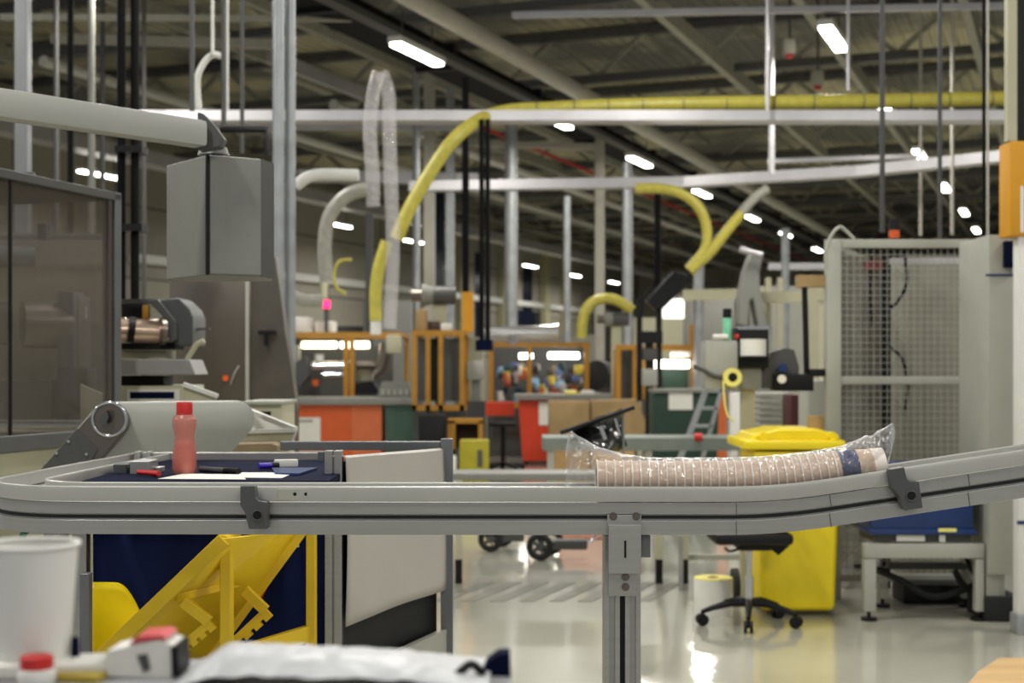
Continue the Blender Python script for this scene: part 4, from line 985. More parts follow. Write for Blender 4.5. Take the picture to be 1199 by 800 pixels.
Yj = 5.5
MB().prism([at(x,y,Yj+.3) for x, y in ((270,472),(288,479),(344,504),(280,508))], (0,.01,0)).build('rear_wall', 'white', r)
MB().prism([at(x,y,Yj) for x, y in ((272,506),(346,504),(338,524),(262,524))], (0,.012,0)).build('front_wall', 'cream', r, bevel=.002)
MB().bb(at(300,0,Yj).x, at(310,0,Yj).x, Yj+.05, Yj+.1, 0, at(0,522,Yj).z).build('stand', 'grey_dark', r)
MB().bar(at(286,479,Yj+.3), at(346,503,Yj), .02, .02).build('raised_rim', 'white', r); MB().bar(at(272,506,Yj), at(346,504,Yj), .02, .015).build('front_rim', 'white', r)
MB().prism([at(346,504,Yj), at(344,504,Yj+.3), at(338,524,Yj+.3), at(338,524,Yj)], (.01,0,0)).build('end_wall', 'white', r)
r = thing('white_chute', 'small white sheet chute rising behind the pale belt', 'chute', at(230,470,6.4))
a = MB(); a.prism([at(x,y,6.4) for x, y in ((215,450),(253,463),(253,475),(213,475))], (0,.012,0)); a.build('side_wall', 'cream', r); MB().bar(at(215,450,6.4), at(255,464,6.4), .03, .018).build('rim', 'white', r); MB().bb(at(225,0,6.4).x, at(235,0,6.4).x, 6.41, 6.45, 0, at(0,474,6.4).z).build('stand', 'grey_dark', r)
r = thing('junction_box', 'cream grey machine box with a black slot right of the belt end', 'box', at(308,495,6.6))
MB().pb(285, 470, 330, 832, 6.6, .4, bevel=.01).build('housing', 'cream', r); MB().pb(283, 470, 331, 474, 6.58, .44, bevel=.004).build('lid', 'grey_light', r); MB().pb(303, 482, 317, 487, 6.595, .01).build('slot', 'black', r)

# ------------------------------------------------------------------ overhead runs
def run(name, pts, rad, m, label, cat='pipe', n=0, seg=12):
    o = MB().tube(pts, rad, seg=seg, n=n).build(name, m); return tag(o, label, cat)
def boxrun(name, p0, p1, w, h, m, label, cat='tray'):
    o = MB().bar(p0, p1, w, h).build(name, m); return tag(o, label, cat)
Yw = 16.3
r = thing('cable_tray', 'long bright zinc cable tray crossing the whole hall below the yellow hose', 'tray', (0, Yw, at(0,135,Yw).z))
MB().bb(at(160,0,Yw).x, at(1230,0,Yw).x, Yw, Yw+.3, at(0,141,Yw).z, at(0,137,Yw).z).build('tray_floor', 'tray', r)
MB().bb(at(160,0,Yw).x, at(1230,0,Yw).x, Yw-.01, Yw+.01, at(0,141,Yw).z, at(0,129,Yw).z).build('tray_side', 'tray', r)
MB().bb(at(160,0,Yw).x, at(1230,0,Yw).x, Yw+.29, Yw+.31, at(0,141,Yw).z, at(0,129,Yw).z).build('tray_side', 'tray', r)
r = thing('cable_tray', 'second bright zinc cable tray, lower and farther, rising towards the right', 'tray', (0, 22, at(0,222,22).z))
P2 = [at(480,223,24), at(800,218,23.4), at(1000,206,22), at(1230,183,20)]
for i in range(3):
    MB().bar(P2[i], P2[i+1], .3, .04).build('tray_floor', 'tray', r); MB().bar(P2[i]+Vector((0,-.15,.06)), P2[i+1]+Vector((0,-.15,.06)), .02, .16).build('tray_side', 'tray', r)
boxrun('conduit', at(600,18,19), at(1230,6,18.2), .08, .08, 'tray', 'slim bright conduit across the upper right of the roof', 'conduit')
boxrun('cable_tray', at(100,147,27), at(560,149,27), .25, .12, 'tray', 'line of reflected light built as a narrow bright bar behind the long cable tray on the left', 'tray')  # bright bar standing in for a line of reflected light
boxrun('cable_tray', at(350,206,29), at(560,210,29), .3, .22, 'tray', 'line of reflected light built as a short pale bar left of the second cable tray', 'tray')  # pale bar in place of a reflected streak of light
boxrun('cable_tray', at(430,300-135,30), at(700,172,30), .2, .12, 'pipe_pale', 'line of reflected light built as a faint pale bar between the two long cable trays', 'tray')  # fainter light reflection, also modelled as a solid bar
boxrun('conduit', at(900,189,24), at(1075,183,24), .06, .07, 'tray', 'thin bright conduit above the second cable tray on the right', 'conduit')
boxrun('conduit', at(900,312,30), at(985,312,30), .1, .14, 'tray', 'short bright beam left of the cage top', 'conduit')
boxrun('conduit', at(0,20,18), at(420,22,20), .06, .08, 'pipe_pale', 'thin pale conduit across the upper left of the roof', 'conduit')
boxrun('conduit', at(60,45,24), at(330,52,24), .1, .16, 'pipe_pale', 'pale duct crossing behind the upper left columns', 'conduit')
boxrun('roof_brace', at(110,-10,30), at(420,118,34), .3, .3, 'pipe_pale', 'pale diagonal roof brace falling right behind the left columns', 'brace')
boxrun('roof_brace', at(250,40,26), at(430,112,28), .12, .24, 'tray', 'bright diagonal roof brace right of the white gooseneck', 'brace')
boxrun('roof_brace', at(0,60,30), at(250,30,30), .2, .2, 'roof_dark', 'dark roof brace at the upper left corner', 'brace')
# yellow hoses
Yy = 16.35
r = thing('yellow_hose', 'long yellow hose lying along the cable tray and curving down at its left end', 'hose', (0, Yy, at(0,125,Yy).z))
MB().tube([at(x, y, Yy+.1) for x, y in ((1230,113),(1150,116),(1000,119),(850,121),(720,124),(640,128),(600,130),(572,136))], .087, n=3, seg=16).build('hose', 'hose', r)
MB().tube([at(x, y, Y) for x, y, Y in ((574,135,16.4),(555,144,16.2),(530,165,16),(505,200,16),(480,243,16),(464,280,16))], .078, n=5, seg=16).build('hose_drop', 'hose', r)
MB().tube([at(x, y, 16) for x, y in ((453,283),(444,312),(440,340),(440,376))], [.07]*16, n=5, seg=16).build('hose_tail', 'hose', r)
MB().cyl(at(440,376,16), at(440,392,16), .062).build('hose_cuff', 'white', r)
for x in (628, 672, 712, 752, 800, 850, 905, 952, 1010, 1065, 1110, 1160):
    MB().ring(at(x, 124.5-(x-720)*.018, Yy+.1), .088, .006, (1,0,0), seg=20, s2=6).build('hose_strap', 'grey_dark', r)
run('yellow_hose', [at(x, y, 22) for x, y in ((744,221),(775,221),(800,228),(818,243),(827,265),(826,290),(815,306),(806,316))], .08, 'hose', 'yellow hose arching down towards the black camera arm', 'hose', 5)
run('yellow_hose', [at(x, y, 22) for x, y in ((868,250),(850,272),(832,295),(818,308),(808,318))], .08, 'hose', 'straight yellow hose joining the arched one from the right', 'hose', 5)
run('clear_hose', [at(x, y, 22) for x, y in ((899,221),(888,228),(876,240),(866,252))], .075, 'hose_white', 'pale upper end of the straight yellow hose', 'hose', 5)
run('yellow_hose', [at(x, y, 24) for x, y in ((681,396),(682,378),(687,362),(698,352),(714,350),(728,355),(740,364))], .09, 'hose', 'short yellow hose arch left of the black camera arm', 'hose', 5)
run('clear_hose', [at(x, y, 15.2) for x, y in ((382,330),(380,290),(384,258),(396,238),(412,226),(430,222))], .075, 'hose_white', 'wide milky hose bending down left of the clear sleeves', 'hose', 5)
run('clear_hose', [at(x, y, 13) for x, y in ((325,335),(340,346),(358,352),(378,352))], .06, 'hose_white', 'milky hose sagging right of the hanging control box', 'hose', 4)
run('pale_pipe', [at(x, y, 12.3) for x, y in ((346,218),(360,208),(378,204),(420,205))], .05, 'white', 'white bent pipe right of the galvanised duct', 'pipe', 4)
run('white_gooseneck', [at(x, y, 10.55) for x, y in ((233,128),(231,105),(232,88),(240,72),(250,64),(260,66))], .025, 'white', 'white gooseneck tube above the end of the support arm', 'pipe', 5)
run('thin_loop', [at(x, y, 18) for x, y in ((405,345),(393,335),(392,318),(398,306),(412,304))], .02, 'hose', 'thin yellow loop of tube right of the milky hose', 'hose', 5)
run('black_bracket_pipe', [at(258,152,10), at(312,152,10), at(313,182,10)], .025, 'black', 'black bent pipe between the control box and the galvanised duct', 'pipe')
# clear sleeves
for i, (pts, lab) in enumerate(((((443,85),(437,110),(433,150),(436,200),(437,242)), 'clear plastic sleeve hanging at the left of the pair'), (((447,85),(455,110),(456,150),(458,220),(460,290),(458,350),(456,385)), 'long clear plastic sleeve hanging at the right of the pair'))):
    run('clear_sleeve', [at(x, y, 15.2) for x, y in pts], .075, 'filmtube', lab, 'sleeve', 5, 14)

for x, y, Y, lab in ((925,55,20,'pale hanging sensor box with red foot near the nearest tube light'),(958,92,23,'second pale hanging sensor box with red foot under the roof')):
    r = thing('sensor_box', lab, 'box', at(x, y+12, Y)); MB().pb(x-7, y-10, x+7, y+8, Y, .15, bevel=.02).build('housing', 'pipe_pale', r); MB().pb(x-4, y+8, x+4, y+12, Y, .1).build('foot', 'red', r)
    MB().cyl(at(x, y-10, Y+.05), (at(x,0,Y).x, Y+.05, ZC), .02, seg=8).build('hanger', 'grey_dark', r)
# ------------------------------------------------------------------ uprights
def post(name, x0, x1, y0, y1, Y, m, label, cat='post', round_=False, foot=False):
    z1 = at(0,y0,Y).z if y0 > 0 and name != 'hanging_rod' else ZC; z0 = 0 if foot else at(0,y1,Y).z
    X = at((x0+x1)/2,0,Y).x; w = (x1-x0)/F*Y
    if round_: o = MB().cyl((X,Y,z0), (X,Y,z1), w/2, seg=18).build(name, m)
    else: o = MB().bb(X-w/2, X+w/2, Y, Y+w, z0, z1).build(name, m)
    return tag(o, label, cat)
U = [('steel_column',17,32,0,0,12,'alu_dark','grey steel column behind the left end of the glazed machine','column',0,1),
 ('drop_pipe',63,69,0,0,16,'grey_dark','dim upright second from the left edge','pipe',1,1),
 ('drop_pipe',79,86,0,0,13,'black_paint','dark thin upright above the glazed machine','pipe',1,1),
 ('drop_pipe',103,111,0,0,15,'grey_paint','grey upright above the glazed machine','pipe',1,1),
 ('drop_pipe',117,123,0,0,20,'grey_dark','dim grey upright left of the two black pipes','pipe',1,1),
 ('black_pipe',137,147,0,352,8,'black_paint','left one of the two thick black pipes behind the printing unit','pipe',1,0),
 ('black_pipe',153,163,0,352,8,'black_paint','right one of the two thick black pipes behind the printing unit','pipe',1,0),
 ('drop_pipe',166,171,0,0,18,'grey_dark','thin grey upright just right of the two black pipes','pipe',1,1),
 ('hanging_rod',222,228,0,130,10,'grey_dark','dark hanging rod left of the white gooseneck','rod',1,0),
 ('hanging_rod',247,251,0,64,10.5,'white','thin white rod above the white gooseneck','rod',1,0),
 ('hanging_rod',259,265,0,150,10,'grey_dark','dark hanging rod right of the white gooseneck','rod',1,0),
 ('hanging_rod',265,268,0,130,10.6,'white','thin white hanging rod right of the dark rod','rod',1,0),
 ('hanging_rod',281,286,28,180,11,'grey_dark','slim dark rod above the hanging control box','rod',1,0),
 ('galvanised_duct',319,333,0,0,12,'galv','bright galvanised duct right of the hanging control box','duct',1,1),
 ('galvanised_duct',334,346,0,0,12.1,'galv','duller galvanised duct paired behind the bright one','duct',1,1),
 ('drop_pipe',483,492,45,0,26.4,'galv','bright silver upright right of the clear sleeves','pipe',1,1),
 ('drop_pipe',496,509,30,0,27.6,'pipe_pale','wide pale upright right of the bright silver one','pipe',0,1),
 ('drop_pipe',522,532,100,0,28.2,'galv','grey upright left of the black post with amber sleeve','pipe',0,1),
 ('black_post',541,549,90,342,19.6,'black_paint','black post above the amber sleeve','post',0,0),
 ('amber_sleeve',541,554,342,389,19.55,'sleeve','amber padded sleeve at the foot of a black post','sleeve',0,0),
 ('black_pipe',561,567,140,408,16.15,'black_paint','left one of the close black pipes under the yellow hose bend','pipe',1,0),
 ('black_pipe',568,574,140,400,16.15,'black_paint','right one of the close black pipes under the yellow hose bend','pipe',1,0),
 ('galvanised_duct',591,606,140,0,28,'galv','galvanised duct between the hose bend and the far windows','duct',1,1),
 ('drop_pipe',660,668,230,0,28,'galv','slim silver upright in front of the far wall','pipe',1,1),
 ('steel_column',697,708,160,0,30,'pipe_pale','pale steel column left of the silver duct','column',0,1),
 ('galvanised_duct',729,741,190,0,28,'galv','silver duct above the short yellow hose arch','duct',1,1),
 ('black_pipe',766,774,222,345,23.2,'black_paint','black pipe above the black camera arm','pipe',1,0),
 ('drop_pipe',812,824,300,0,26,'galv','grey upright behind the label applicator','pipe',1,1),
 ('hanging_rod',896,901,0,130,16,'tray','silver rod carrying the long cable tray','rod',1,0),
 ('hanging_rod',900,907,130,204,20,'tray','silver rod carrying the second cable tray','rod',1,0),
 ('hanging_rod',991,995,38,106,16.4,'tray','thin bright rod right of the nearest tube light','rod',1,0),
 ('hanging_rod',1030,1036,0,272,10.5,'grey_dark','grey rod coming down to the signal light','rod',1,0),
 ('hanging_rod',1076,1080,130,276,22,'pipe_pale','thin pale rod above the middle of the wire cage','rod',1,0),
 ('hanging_rod',1098,1103,0,280,12,'grey_dark','grey rod above the right part of the wire cage','rod',1,0),
 ('hanging_rod',1113,1117,135,275,19,'pipe_pale','pale rod right of the grey rod above the cage','rod',1,0),
 ('black_cable_drop',1150,1154,0,276,9.3,'black_paint','black cable dropping to the corner of the wire cage','cable',1,0),
 ('hanging_rod',1155,1158,0,276,9.6,'pipe_pale','pale rod beside the black cable at the cage corner','rod',1,0),
 ('drop_pipe',915,924,268,0,24,'galv','bright upright left of the cage behind the black mast','pipe',1,1),
 ('steel_column',428,436,250,0,25,'grey_dark','dark upright behind the clear sleeves','column',0,1),
 ('steel_column',505,520,180,0,40,'navy_glass','dark tall upright strip left of the grey upright','column',0,1)]
for n_, x0, x1, y0, y1, Y, m_, lab, cat, rd, ft in U: post(n_, x0, x1, y0, y1, Y, m_, lab, cat, bool(rd), bool(ft))
for i, y in enumerate((170, 262)):
    o = MB().pb(134, y, 166, y+8, 7.93, .15).build('pipe_clamp', 'black'); tag(o, ('upper' if i == 0 else 'lower')+' black clamp joining the two thick black pipes', 'clamp')

# black camera arm
r = thing('camera_arm', 'black tilted device on a black forked stand in the middle distance', 'device', at(765,460,20))
Yb = 20.0
MB().prism([at(x, y, Yb) for x, y in ((757,352),(790,316),(806,322),(804,334),(776,362),(768,362))], (0,.35,0)).build('head', 'black', r, bevel=.02)
for x in (749, 772): MB().pb(x-3.5, 350, x+3, 470, Yb+.1, .08).build('fork_post', 'black', r)
MB().bar(at(750,350,Yb+.1), at(762,338,Yb+.1), .05).build('stay', 'black', r); MB().pb(749, 388, 776, 402, Yb+.05, .2).build('cross_block', 'black', r)
MB().pb(753, 408, 770, 422, Yb+.05, .2).build('lower_block', 'grey_dark', r); MB().bb(at(757,0,Yb).x, at(766,0,Yb).x, Yb+.1, Yb+.2, 0, at(0,402,Yb).z).build('pedestal', 'black', r)
MB().pb(752, 432, 770, 452, Yb, .15, bevel=.01).build('terminal_box', 'grey_light', r)

# ------------------------------------------------------------------ blurred production line
def amber_frame(name, x0, x1, y0, y1, Y, dep, posts, label, bottom=True):
    r = thing(name, label, 'machine', (at((x0+x1)/2,0,Y).x, Y+dep/2, 0)); w = 5.5/F*Y
    X0, X1 = at(x0,0,Y).x, at(x1,0,Y).x; z0, z1 = at(0,y1,Y).z, at(0,y0,Y).z
    MB().bb(X0, X1, Y, Y+w, z1-w, z1).build('top_rail', 'amber', r); MB().bb(X0, X1, Y+dep-w, Y+dep, z1-w, z1).build('rear_rail', 'amber', r)
    for x in (X0, X1-w): MB().bb(x, x+w, Y+w, Y+dep-w, z1-w, z1).build('side_rail', 'amber', r)
    if bottom: MB().bb(X0, X1, Y, Y+w, z0, z0+w*1.2).build('bottom_rail', 'amber', r)
    for p in posts:
        X = at(p,0,Y).x; MB().bb(X-w/2, X+w/2, Y, Y+w, z0, z1-w).build('post', 'amber', r)
    for x in (X0, X1-w): MB().bb(x, x+w, Y+dep-w, Y+dep, 0, z1-w).build('rear_post', 'amber', r)
    MB().bb(X0, X1, Y+dep*.3, Y+dep, 0, z0).build('base', 'grey_dark', r)
    return r
YM = 21.5
r = amber_frame('packing_machine', 334, 470, 389, 470, YM, 1.6, (337, 405, 412), 'amber framed machine above the orange cabinets, with a warm lamp', False)
MB().pb(353, 400, 394, 408, YM+.3, .1, bevel=.02).build('strip_lamp', 'tube_warm', r); MB().pb(398, 400, 432, 408, YM+.3, .1, bevel=.02).build('strip_lamp', 'tube_warm', r)
MB().cyl(at(366,429,YM+.2), at(410,428,YM+.2), .07).build('roller', 'chrome', r); MB().cyl(at(378,439,YM+.2), at(406,439,YM+.2), .06).build('roller', 'chrome', r); MB().cyl(at(418,428,YM+.2), at(440,428,YM+.2), .06).build('roller', 'steel', r)
MB().pb(418, 430, 436, 446, YM+.3, .2).build('drive_box', 'cream', r); MB().pb(334, 405, 460, 470, YM+1.0, .05).build('dark_back', 'grey_dark', r)
MB().tube([at(x,y,YM+.2) for x, y in ((438,440),(446,432),(450,418),(452,402))], .1, n=4).build('curved_duct', 'steel', r); MB().pb(452, 392, 469, 414, YM-.1, .2, bevel=.02).build('pale_hopper', 'cream', r)
MB().prism([at(x,y,YM+.1) for x, y in ((345,425),(357,418),(362,440),(352,452),(342,448))], (0,.3,0)).build('side_casting', 'grey_dark', r); MB().pb(337, 404, 350, 424, YM+.2, .2).build('white_panel', 'grey_light', r)
MB().cyl(at(374,415,YM+.15), at(374,424,YM+.15), .07).build('white_cap', 'white', r); MB().cyl(at(369,452,YM), at(369,445,YM), .05).build('orange_cap', 'orange', r)
MB().prism([at(x,y,YM+.1) for x, y in ((412,450),(436,446),(446,462),(408,462))], (0,.3,0)).build('dark_hopper', 'black', r)
r = amber_frame('machine_guard', 482, 546, 387, 481, 19.5, 1.2, (485, 501, 516, 541), 'tall amber guard frame right of the green bin')
MB().pb(503, 396, 514, 470, 19.9, .05).build('dark_panel', 'black', r); MB().pb(519, 396, 539, 470, 19.8, .05).build('dark_panel', 'grey_dark', r); MB().pb(489, 396, 498, 470, 19.9, .05).build('dark_panel', 'grey_dark', r)
YN = 25
r = amber_frame('filling_machine', 570, 691, 401, 478, YN, 2.0, (575, 620, 687), 'wide amber framed machine crowded with small bright parts', True)
MB().pb(642, 413, 678, 420, YN+.4, .1, bevel=.02).build('strip_lamp', 'tube', r); MB().pb(608, 414, 624, 420, YN+.4, .1, bevel=.02).build('strip_lamp', 'tube', r)
MB().pb(572, 404, 690, 470, YN+1.9, .05).build('dark_back', 'grey_dark', r)
rnd = random.Random(11)
cols = [(140,180,210),(40,40,44),(170,90,60),(210,210,205),(90,110,160),(120,110,90),(220,200,80),(60,50,60),(190,180,180),(30,60,70)]
for k in range(64):
    x = rnd.uniform(582, 682); y = rnd.uniform(424, 466); w_ = rnd.uniform(4, 12); h_ = rnd.uniform(5, 13); c_ = cols[k % 10]
    m_ = M.setdefault('bit%d' % (k%10), None) or mat('machine_part_paint_%d' % (k%10), c_, .35, .1)
    M['bit%d' % (k%10)] = m_
    Yq = YN+rnd.uniform(.3, 1.2)
    if k % 3: MB().pb(x, y, x+w_, y+h_, Yq, .1, bevel=.015).build('machine_head', m_, r)
    else: MB().cyl(at(x,y,Yq), at(x+w_*.3,y+h_,Yq), .06).build('machine_spindle', m_, r)
MB().cyl(at(697,440,YN+.2), at(716,445,YN+.6), .28).build('dark_drum', 'black', r)
r = amber_frame('guard_door', 721, 747, 404, 475, 22, .5, (724, 744), 'narrow amber guard door frame left of the black camera arm')
MB().pb(727, 410, 741, 470, 22.2, .05).build('dark_panel', 'grey_dark', r)
r = amber_frame('inspection_machine', 760, 818, 404, 470, 26, 1.5, (764, 813), 'amber framed machine with a bright lamp behind the step ladder')
MB().pb(763, 422, 807, 431, 26.1, .1, bevel=.02).build('strip_lamp', 'tube', r); MB().pb(768, 432, 806, 468, 26.6, .1).build('green_panel', 'green_dark', r); MB().pb(785, 412, 808, 418, 26.3, .1, bevel=.02).build('lamp_housing', 'white', r)
o = MB().pb(808, 380, 816, 404, 26, .15).build('amber_sleeve', 'amber'); tag(o, 'short amber sleeve above the machine behind the step ladder', 'sleeve')
# blowers
for cx, cy_, s, Y, lab in ((514, 346, 1.0, 20, 'grey blower motor above the tall amber guard frame'), (722, 374, .72, 24, 'grey blower motor beside the short yellow hose arch')):
    r = thing('blower', lab, 'motor', at(cx, cy_+16*s, Y))
    MB().cyl(at(cx-6*s,cy_,Y), at(cx+20*s,cy_,Y), 11*s/F*Y).build('motor_body', 'grey_dark', r); MB().cyl(at(cx-20*s,cy_,Y), at(cx-6*s,cy_,Y), 14*s/F*Y, 10*s/F*Y).build('fan_housing', 'grey_paint', r)
    MB().cyl(at(cx-32*s,cy_,Y), at(cx-20*s,cy_,Y), 7*s/F*Y).build('inlet', 'steel', r); MB().pb(cx-8*s, cy_+8*s, cx+8*s, cy_+(41 if s == 1 else 90), Y, .15).build('foot', 'cream', r)
r = thing('horizontal_tank', 'bright metal horizontal tank in the middle distance left of the short hose arch', 'tank', at(612,402,22))
MB().cyl(at(567,391,22), at(650,389,22), .11, seg=24).build('vessel', 'steel_bright', r); MB().cyl(at(648,389,22), at(653,389,22), .13).build('flange', 'steel_bright', r); MB().cyl(at(600,393,21.9), at(600,404,21.9), .06).build('drain', 'chrome', r)
# items on the amber frame at left
o = MB().pb(337, 371, 362, 389, YM+.2, .4, bevel=.02).build('white_box', 'white'); tag(o, 'white box on the amber frame right of the steel hood', 'box')
o = MB().pb(368, 376, 391, 389, YM+.2, .4, bevel=.02).build('white_box', 'paper'); tag(o, 'smaller white box on the amber frame beside the signal tower', 'box')
r = thing('signal_tower', 'thin signal tower with a glowing pink red lamp above the white boxes', 'light', at(382,376,YM+.1))
MB().cyl(at(382,389,YM+.1), at(382,361,YM+.1), .03).build('pole', 'grey_dark', r); MB().cyl(at(382,361,YM+.1), at(382,352,YM+.1), .055).build('lamp', 'led', r); MB().cyl(at(379,350,YM+.1), at(379,325,YM+.1), .06).build('upper_tube', 'cream', r)
o = MB().pb(486, 362, 500, 388, 19.6, .2, bevel=.04).build('beige_bag', 'cardboard'); tag(o, 'beige sack standing on the tall amber guard frame', 'bag')
o = MB().pb(516, 379, 529, 388, 19.6, .2, bevel=.02).build('white_box', 'white'); tag(o, 'small white box on top of the tall amber guard frame', 'box')
o = MB().pb(501, 376, 515, 388, 19.7, .2, bevel=.02).build('brown_box', mat('dark_brown', (70,50,34), .6)); tag(o, 'dark brown box on top of the tall amber guard frame', 'box')
r = thing('junction_cabinet', 'pale grey junction cabinet between the two amber frames', 'cabinet', at(559,445,20.5))
MB().pb(547, 423, 567, 445, 20.5, .2, bevel=.02).build('housing', 'grey_light', r); MB().pb(552, 445, 562, 470, 20.6, .1).build('stem', 'grey_paint', r); MB().bb(at(548,0,20.5).x, at(568,0,20.5).x, 20.5, 20.9, 0, at(0,470,20.5).z).build('pedestal', 'grey_dark', r)
o = MB().cyl(at(567,411,16.2), at(567,398,16.2), .1).build('pipe_end_valve', 'navy_tray'); tag(o, 'dark navy valve at the lower end of the close black pipes', 'valve')
# far wall furniture
def far_box(name, x0, x1, y0, y1, Y, dep, m_, label, cat='cabinet'):
    X0, X1 = at(x0,0,Y).x, at(x1,0,Y).x
    o = MB().bb(X0, X1, Y, Y+dep, 0, at(0,y0,Y).z, bevel=.02).build(name, m_); return tag(o, label, cat)
far_box('machine_housing', 340, 425, 392-10, 470, 27, 1.5, 'grey_dark', 'dark machine housing behind the amber machine at the left')
far_box('machine_housing', 425, 482, 352, 470, 26, 1.2, 'grey_paint', 'grey machine housing behind the clear sleeves')
far_box('machine_housing', 548, 566, 395, 470, 30, 1, 'cream', 'cream machine housing left of the wide amber machine')
far_box('machine_housing', 590, 700, 392, 470, 48, 2, 'grey_light', 'pale row of cabinets behind the wide amber machine')
far_box('machine_housing', 742, 800, 372, 470, 40, 2, 'cream', 'cream machine housing behind the black camera arm')
far_box('machine_housing', 800, 860, 342, 470, 44, 2, 'grey_paint', 'grey machine housing far behind the label applicator')
far_box('machine_housing', 893, 972, 335, 470, 36, 2, 'grey_light', 'pale machine housing left of the wire cage')
o = MB().pb(776, 350, 801, 373, 38, .1).build('lit_window', 'far_window'); tag(o, 'bright white lit window far behind the black camera arm', 'window')
for i, (x0, x1, Y) in enumerate(((897,903,16),(911,917,17),(949,957,14),(958,964,15))):
    post('frame_post', x0, x1, 325, 0, Y, 'cream', '%s cream machine frame post between applicator and wire cage' % ORD[i], 'post', False, True)
boxrun('frame_beam', at(893,349,16), at(966,346,15), .12, .12, 'cream', 'cream horizontal beam joining the machine frame posts', 'beam')
boxrun('frame_beam', at(800,346,26), at(900,344,26), .2, .2, 'cream', 'long cream beam behind the robot arch', 'beam')
r = thing('robot_arch', 'grey curved robot arm shape above the label applicator', 'robot', at(880,398,15.5))
MB().prism([at(x, y, 15.5) for x, y in ((866,380),(866,350),(872,318),(880,296),(894,298),(890,318),(890,340),(898,372),(900,384),(888,384),(882,350),(878,352),(876,384))], (0,.3,0)).build('arm', 'grey_paint', r, bevel=.02)
MB().cyl(at(866,292,15.4), at(892,299,15.4), .03).build('bright_edge', 'tray', r); MB().bb(at(862,0,15.5).x, at(904,0,15.5).x, 15.5, 15.9, 0, at(0,382,15.5).z).build('base', 'grey_paint', r)
# ------------------------------------------------------------------ benches, bins, boxes
r = thing('orange_cabinet', 'orange fronted cabinet under a grey worktop, with a white notice', 'cabinet', (at(390,0,20).x, 20.5, 0))
Yo = 20.0
MB().bb(at(322,0,Yo).x, at(412,0,Yo).x, Yo, Yo+.9, .05, at(0,474,Yo).z).build('orange_front', 'orange', r); MB().bb(at(412,0,Yo).x, at(447,0,Yo).x, Yo, Yo+.9, .05, at(0,474,Yo).z).build('pale_front', 'orange_pale', r)
MB().pb(327, 489, 375, 528, Yo-.01, .01).build('white_notice', 'paper', r); MB().pb(335, 492, 366, 494.5, Yo-.012, .002).build('notice_heading', 'grey_paint', r)
MB().bb(at(325,0,Yo).x, at(445,0,Yo).x, Yo+.05, Yo+.8, 0, .05).build('plinth', 'black', r)
o = MB().bb(at(290,0,Yo).x, at(492,0,Yo).x, Yo-.1, Yo+1, at(0,474,Yo).z, at(0,466,Yo).z, bevel=.01).build('worktop', 'grey_paint'); tag(o, 'grey worktop over the orange cabinet and the green bin', 'worktop')
r = thing('key_panel', 'grey keypad panel tilted on the grey worktop above the green bin', 'panel', at(463,466,Yo+.2))
MB().prism([at(x, y, Yo+.2) for x, y in ((441,466),(447,447),(478,447),(484,466))], (0,.15,0)).build('housing', 'grey_paint', r)
for k in range(5): MB().pb(446+k*7, 456, 450+k*7, 463, Yo+.17, .03).build('key', 'grey_light', r)
r = thing('green_bin', 'dark green bin under the right end of the grey worktop', 'bin', (at(468,0,Yo).x, Yo+.3, 0))
taper(MB(), at(450,0,Yo).x, at(488,0,Yo).x, Yo, Yo+.6, .02, at(0,476,Yo).z, .04).build('body', 'green_bin', r, bevel=.02); MB().bb(at(449,0,Yo).x, at(489,0,Yo).x, Yo-.02, Yo+.62, at(0,478,Yo).z, at(0,474.5,Yo).z).build('rim', 'green_bin', r)
# red orange bench
r = thing('red_cabinet', 'red orange cabinet under a grey top left of the cardboard boxes', 'cabinet', (at(625,0,23).x, 23.4, 0))
Yr_ = 23.5
a = MB(); a.prism([at(x, y, Yr_) for x, y in ((607,468),(700,468),(700,540),(612,540))], (0,.8,0)); a.build('front', 'redorange', r); MB().pb(631, 471, 643, 498, Yr_-.02, .01).build('paper_sheet', 'paper', r)
for x in (616, 694): MB().cyl((at(x,0,Yr_).x, Yr_+.1, .0), (at(x,0,Yr_).x, Yr_+.1, .1), .05).build('castor', 'black', r)
o = MB().bb(at(603,0,Yr_).x, at(730,0,Yr_).x, Yr_-.1, Yr_+.9, at(0,468,Yr_).z, at(0,462,Yr_).z).build('worktop', 'grey_paint'); tag(o, 'grey worktop above the red orange cabinet and cardboard boxes', 'worktop')
o = MB().bb(at(568,0,24).x, at(602,0,24).x, 24.1, 24.7, at(0,478,25).z-.1, at(0,470,25).z).build('side_table', 'redorange'); tag(o, 'small red edged table left of the red orange cabinet', 'table')
for x, c_, lab in ((668,'tape_y','pale yellow'),(688,'white','white')):
    o = MB().box(at(x,459,Yr_+.2)+Vector((0,0,-.02)), (.22,.15,.1), bevel=.04).build('product_bag', c_); tag(o, lab+' soft bag lying on the worktop above the cardboard boxes', 'bag')
for x0, x1, x2, Y, lab in ((643,691,691,21,'cardboard box standing left of the other one, beside the red cabinet'),(692,744,757,21.05,'cardboard box on the right with a torn side, behind the black sack')):
    r = thing('cardboard_box', lab, 'box', (at((x0+x1)/2,0,Y).x, Y+.3, 0)); zb_ = at(0,470,Y).z
    if x0 == 643: MB().bb(at(x0,0,Y).x, at(x1,0,Y).x-.01, Y, Y+.6, .4, zb_, bevel=.01).build('box_body', 'cardboard', r)
    else: MB().prism([at(x, y, Y) for x, y in ((692,470),(748,468),(752,484),(757,494),(753,515),(692,515))], (0,.6,0)).build('box_body', 'cardboard', r)
    MB().bb(at(x0,0,Y).x, at(x1,0,Y).x-.01, Y+.05, Y+.55, 0, .4).build('pallet', 'wood', r)
